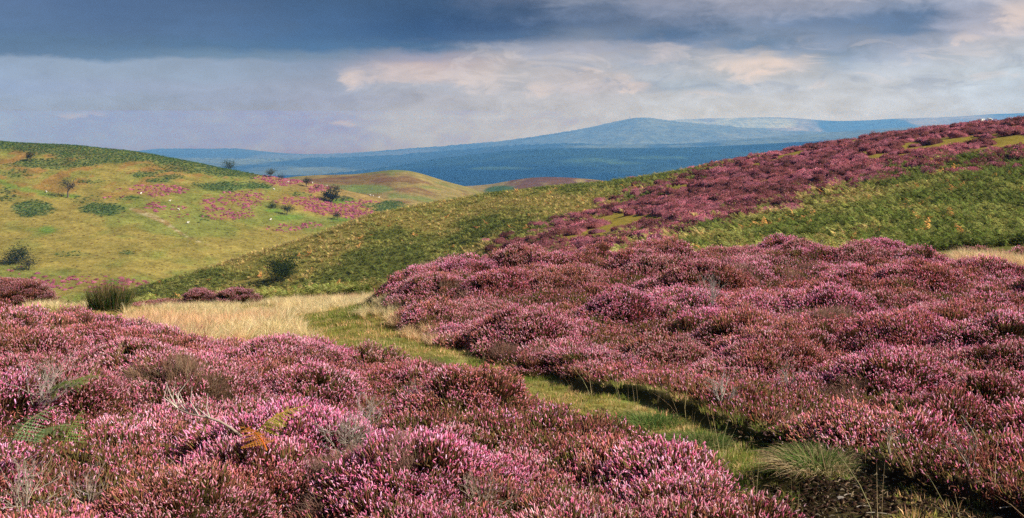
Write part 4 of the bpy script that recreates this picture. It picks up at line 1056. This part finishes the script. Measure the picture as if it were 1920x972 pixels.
def noise(sx, sy, off, detail=6, rough=.55, dist=0):
    cb = N.new('ShaderNodeCombineXYZ'); L.new(mth('MULTIPLY', az, sx), cb.inputs[0]); L.new(mth('MULTIPLY', el, sy), cb.inputs[1]); cb.inputs[2].default_value = off
    n_ = N.new('ShaderNodeTexNoise'); n_.inputs['Scale'].default_value = 1; n_.inputs['Detail'].default_value = detail; n_.inputs['Roughness'].default_value = rough; n_.inputs['Distortion'].default_value = dist
    L.new(cb.outputs[0], n_.inputs['Vector']); return mth('SUBTRACT', n_.outputs['Fac'], .5)
nA = noise(7, 26, 1.3); nB = noise(16, 55, 4.1); nC = noise(38, 75, 7.7, 8, .62, .5)
# the storm front's ragged edge shows mostly to the right; the left edge is smooth
rough_w = mth('MAP_RANGE', 0, 0) if False else None
mr = N.new('ShaderNodeMapRange'); L.new(az, mr.inputs['Value']); mr.inputs['From Min'].default_value = -.25; mr.inputs['From Max'].default_value = .15; mr.inputs['To Min'].default_value = .6; mr.inputs['To Max'].default_value = 1.
rw = mr.outputs[0]
azd = mth('ADD', az, mth('MULTIPLY', mth('ADD', nA, mth('ADD', nB, mth('MULTIPLY', nC, .6))), .075))
eld = mth('ADD', el, mth('MULTIPLY', mth('ADD', mth('MULTIPLY', nA, .012), mth('MULTIPLY', mth('ADD', nB, mth('MULTIPLY', nC, .8)), .021)), rw))
UU_ = [0, 200, 400, 600, 800, 960, 1100, 1250, 1400, 1550, 1700, 1850, 1920]
ROWS = [
    (0, '88,114,154 74,101,141 68,97,138 60,92,132 52,84,124 80,98,130 128,138,160 140,145,165 160,162,178 185,182,192 178,178,190 168,172,188 190,186,194'),
    (22, '86,113,153 74,103,144 74,103,143 62,96,138 48,82,124 62,88,125 105,122,152 128,138,162 150,155,175 150,157,178 130,145,172 158,164,184 192,186,192'),
    (45, '86,115,155 76,106,147 76,107,148 64,100,144 44,82,128 52,84,126 92,113,146 110,126,155 128,142,168 112,133,165 98,124,160 165,168,186 206,194,194'),
    (68, '85,116,156 80,110,150 80,112,152 66,104,148 50,90,136 70,102,142 120,135,160 84,112,148 120,138,165 126,144,172 100,127,162 180,178,190 192,188,196'),
    (90, '88,120,156 84,116,152 80,116,154 74,114,156 72,110,150 150,158,178 165,168,184 150,158,178 112,136,166 138,153,178 155,165,186 185,186,196 186,190,200'),
    (109, '92,124,160 96,128,162 108,138,168 118,142,170 160,158,178 185,182,190 180,180,190 170,176,190 190,186,190 136,155,180 168,178,196 190,195,206 190,197,208'),
    (122, '145,165,192 146,165,190 145,163,188 138,155,182 190,176,182 188,184,190 185,184,192 175,182,195 205,198,196 160,174,192 185,193,206 194,200,210 194,202,213'),
    (142, '148,168,196 150,168,192 148,166,190 146,160,184 195,184,188 190,188,194 192,186,190 182,188,198 196,194,196 185,192,203 195,202,212 195,204,214 192,204,216'),
    (165, '148,168,199 152,168,195 154,168,193 158,168,190 178,182,195 188,188,196 196,190,195 176,187,200 186,192,202 198,202,209 198,204,213 196,206,217 192,204,217'),
    (190, '154,172,198 154,170,193 155,168,193 160,168,190 180,182,194 192,192,199 198,197,203 200,203,209 203,205,210 204,207,213 202,207,215 198,207,218 195,206,218'),
    (215, '160,174,198 157,170,192 160,170,191 165,172,192 186,188,199 194,194,202 198,198,205 203,204,209 206,207,211 205,207,213 203,207,215 200,207,217 198,206,217')]
ROWS = [(v_, [tuple(map(int, c_.split(','))) for c_ in cs_.split()]) for v_, cs_ in ROWS]
mf = N.new('ShaderNodeMapRange'); L.new(azd, mf.inputs['Value']); mf.inputs['From Min'].default_value = -.7; mf.inputs['From Max'].default_value = .7
ramps = []
for v_, cs in ROWS:
    r_ = N.new('ShaderNodeValToRGB'); L.new(mf.outputs[0], r_.inputs['Fac']); r_.color_ramp.interpolation = 'EASE'; e_ = r_.color_ramp.elements
    while len(e_) < len(cs): e_.new(.5)
    for i_, (u_, c_) in enumerate(zip(UU_, cs)):
        e_[i_].position = (math.atan((u_ - 960) / F) + .7) / 1.4; e_[i_].color = lin(*c_) + (1,)
    ramps.append((-(v_ - V0) / F, r_.outputs['Color']))
cur = ramps[0][1]
for (e0, c0_), (e1, c1_) in zip(ramps[:-1], ramps[1:]):
    m_ = N.new('ShaderNodeMapRange'); m_.interpolation_type = 'SMOOTHSTEP'; L.new(eld, m_.inputs['Value']); m_.inputs['From Min'].default_value = e0; m_.inputs['From Max'].default_value = e1
    mx_ = N.new('ShaderNodeMix'); mx_.data_type = 'RGBA'; L.new(m_.outputs[0], mx_.inputs['Factor']); L.new(cur, mx_.inputs['A']); L.new(c1_, mx_.inputs['B']); cur = mx_.outputs['Result']
# soft billows
bil = mth('ADD', 1.0, mth('MULTIPLY', mth('ADD', mth('MULTIPLY', nB, .45), mth('MULTIPLY', nC, .6)), rw))
vm = N.new('ShaderNodeVectorMath'); vm.operation = 'SCALE'; L.new(cur, vm.inputs[0]); L.new(bil, vm.inputs['Scale']); cur = vm.outputs[0]
# broken cumulus low in the centre and right
nD = noise(20, 62, 11.2, 9, .6, .8); nE = noise(20, 62, 11.2 + .06, 9, .6, .8)
def smooth(a, lo_, hi_):
    q_ = N.new('ShaderNodeMapRange'); q_.interpolation_type = 'SMOOTHSTEP'; q_.inputs['From Min'].default_value = lo_; q_.inputs['From Max'].default_value = hi_
    L.new(a, q_.inputs['Value']); return q_.outputs[0]
reg = mth('MULTIPLY', mth('MULTIPLY', smooth(az, -.20, .0), smooth(el, .008, .03)), smooth(eld, .075, .045))
hi = mth('MULTIPLY', mth('MULTIPLY', smooth(nD, .03, .13), reg), .34)
mx_ = N.new('ShaderNodeMix'); mx_.data_type = 'RGBA'; L.new(hi, mx_.inputs['Factor']); L.new(cur, mx_.inputs['A']); mx_.inputs['B'].default_value = lin(228, 216, 214) + (1,); cur = mx_.outputs['Result']
lo_f = mth('MULTIPLY', mth('MULTIPLY', smooth(nD, -.02, -.16), reg), .38)
mx_ = N.new('ShaderNodeMix'); mx_.data_type = 'RGBA'; L.new(lo_f, mx_.inputs['Factor']); L.new(cur, mx_.inputs['A']); mx_.inputs['B'].default_value = lin(140, 156, 182) + (1,); cur = mx_.outputs['Result']
# sunlit cumulus heads
tot = None
azb = mth('ADD', az, mth('MULTIPLY', mth('ADD', nB, nC), .03)); elb = mth('ADD', el, mth('MULTIPLY', mth('ADD', nB, nC), .022))
for u_, v_, ru, rv, am in ((662, 145, 24, 16, .8), (760, 137, 95, 18, .38), (1410, 128, 62, 22, 1.0), (1475, 124, 60, 18, .55), (1105, 132, 25, 7, .7), (1190, 166, 26, 14, .85), (1165, 150, 20, 10, .5), (1015, 165, 34, 16, .6), (905, 150, 40, 26, .42), (640, 236, 26, 6, .5), (150, 216, 40, 9, .3), (1820, 80, 26, 10, .6), (1905, 45, 34, 26, .7), (1330, 175, 55, 6, .45), (1540, 160, 15, 6, .4), (1240, 110, 40, 12, .4), (1250, 90, 50, 10, .3)):
    ga = mth('POWER', mth('MULTIPLY', mth('SUBTRACT', azb, math.atan((u_ - 960) / F)), F / ru), 2); gb = mth('POWER', mth('MULTIPLY', mth('SUBTRACT', elb, -(v_ - V0) / F), F / rv), 2)
    q = mth('MULTIPLY', smooth(mth('ADD', mth('EXPONENT', mth('MULTIPLY', mth('ADD', ga, gb), -.8)), mth('ADD', mth('MULTIPLY', nC, .9), mth('MULTIPLY', nD, .5))), .24, .95), am * .68)
    tot = q if tot is None else mth('ADD', tot, q)
tot = mth('MULTIPLY', tot, mth('ADD', .85, mth('MULTIPLY', nC, 1.6)), clamp=True)
mx_ = N.new('ShaderNodeMix'); mx_.data_type = 'RGBA'; L.new(tot, mx_.inputs['Factor']); L.new(cur, mx_.inputs['A']); mx_.inputs['B'].default_value = lin(236, 214, 204) + (1,); cur = mx_.outputs['Result']
# unseen sky overhead, darkened as storm cloud to deepen shadow contrast
m_ = N.new('ShaderNodeMapRange'); L.new(el, m_.inputs['Value']); m_.inputs['From Min'].default_value = .112; m_.inputs['From Max'].default_value = .5
mx_ = N.new('ShaderNodeMix'); mx_.data_type = 'RGBA'; L.new(m_.outputs[0], mx_.inputs['Factor']); L.new(cur, mx_.inputs['A']); mx_.inputs['B'].default_value = (.10, .15, .24, 1); cur = mx_.outputs['Result']
# the clouds low down are dimmer than they look: the haze in front of them adds its own light
HAZE_E, HAZE_S = (3.6e-5, 7.45e-5, 1.4e-4), (.212, .352, .472)
dist = mth('MINIMUM', mth('DIVIDE', HZ_TOP, mth('MAXIMUM', el, .0005)), 11500.)
sc_ = N.new('ShaderNodeSeparateColor'); L.new(cur, sc_.inputs[0]); cc_ = N.new('ShaderNodeCombineColor')
for i_ in range(3):
    T__ = mth('EXPONENT', mth('MULTIPLY', dist, -HAZE_E[i_]))
    L.new(mth('MAXIMUM', mth('DIVIDE', mth('SUBTRACT', sc_.outputs[i_], mth('MULTIPLY', mth('SUBTRACT', 1., T__), HAZE_S[i_] / SKYB)), T__), .0), cc_.inputs[i_])
cur = cc_.outputs[0]
bg2 = N.new('ShaderNodeBackground'); L.new(cur, bg2.inputs['Color']); bg2.inputs['Strength'].default_value = SKYB
ms = N.new('ShaderNodeMixShader'); ms.inputs[0].default_value = .93; L.new(bg1.outputs[0], ms.inputs[1]); L.new(bg2.outputs[0], ms.inputs[2]); L.new(ms.outputs[0], wo.inputs['Surface'])

sun = bpy.data.lights.new('sun', 'SUN'); sun.energy = 5.0; sun.angle = math.radians(.53); sun.color = (1, .93, .82)
so = bpy.data.objects.new('sun', sun); COL.objects.link(so)
S = Vector((math.sin(AZ) * math.cos(EL), math.cos(AZ) * math.cos(EL), math.sin(EL))); so.rotation_euler = S.to_track_quat('Z', 'Y').to_euler(); so.location = S * 60

# ------------------------------------------------------------------ camera and render
cam = bpy.data.cameras.new('camera'); co_ = bpy.data.objects.new('camera', cam); COL.objects.link(co_); scene.camera = co_
co_.location = (0, 0, 0); co_.rotation_euler = (math.pi / 2, 0, 0)
cam.sensor_width = 36; cam.lens = 36 * F / 1920; cam.shift_y = -(486 - V0) / 1920
cam.clip_start = .05; cam.clip_end = 60000
vs = scene.view_settings; vs.view_transform = 'Standard'; vs.look = 'None'; vs.gamma = 1; vs.exposure = .66; vs.use_curve_mapping = False
cy = scene.cycles
cy.max_bounces = 4; cy.diffuse_bounces = 3; cy.transmission_bounces = 3; cy.glossy_bounces = 1; cy.volume_bounces = 0; cy.transparent_max_bounces = 8
cy.use_denoising = False; cy.denoiser = 'OPENIMAGEDENOISE'; cy.denoising_input_passes = 'RGB_ALBEDO_NORMAL'
cy.caustics_reflective = False; cy.caustics_refractive = False
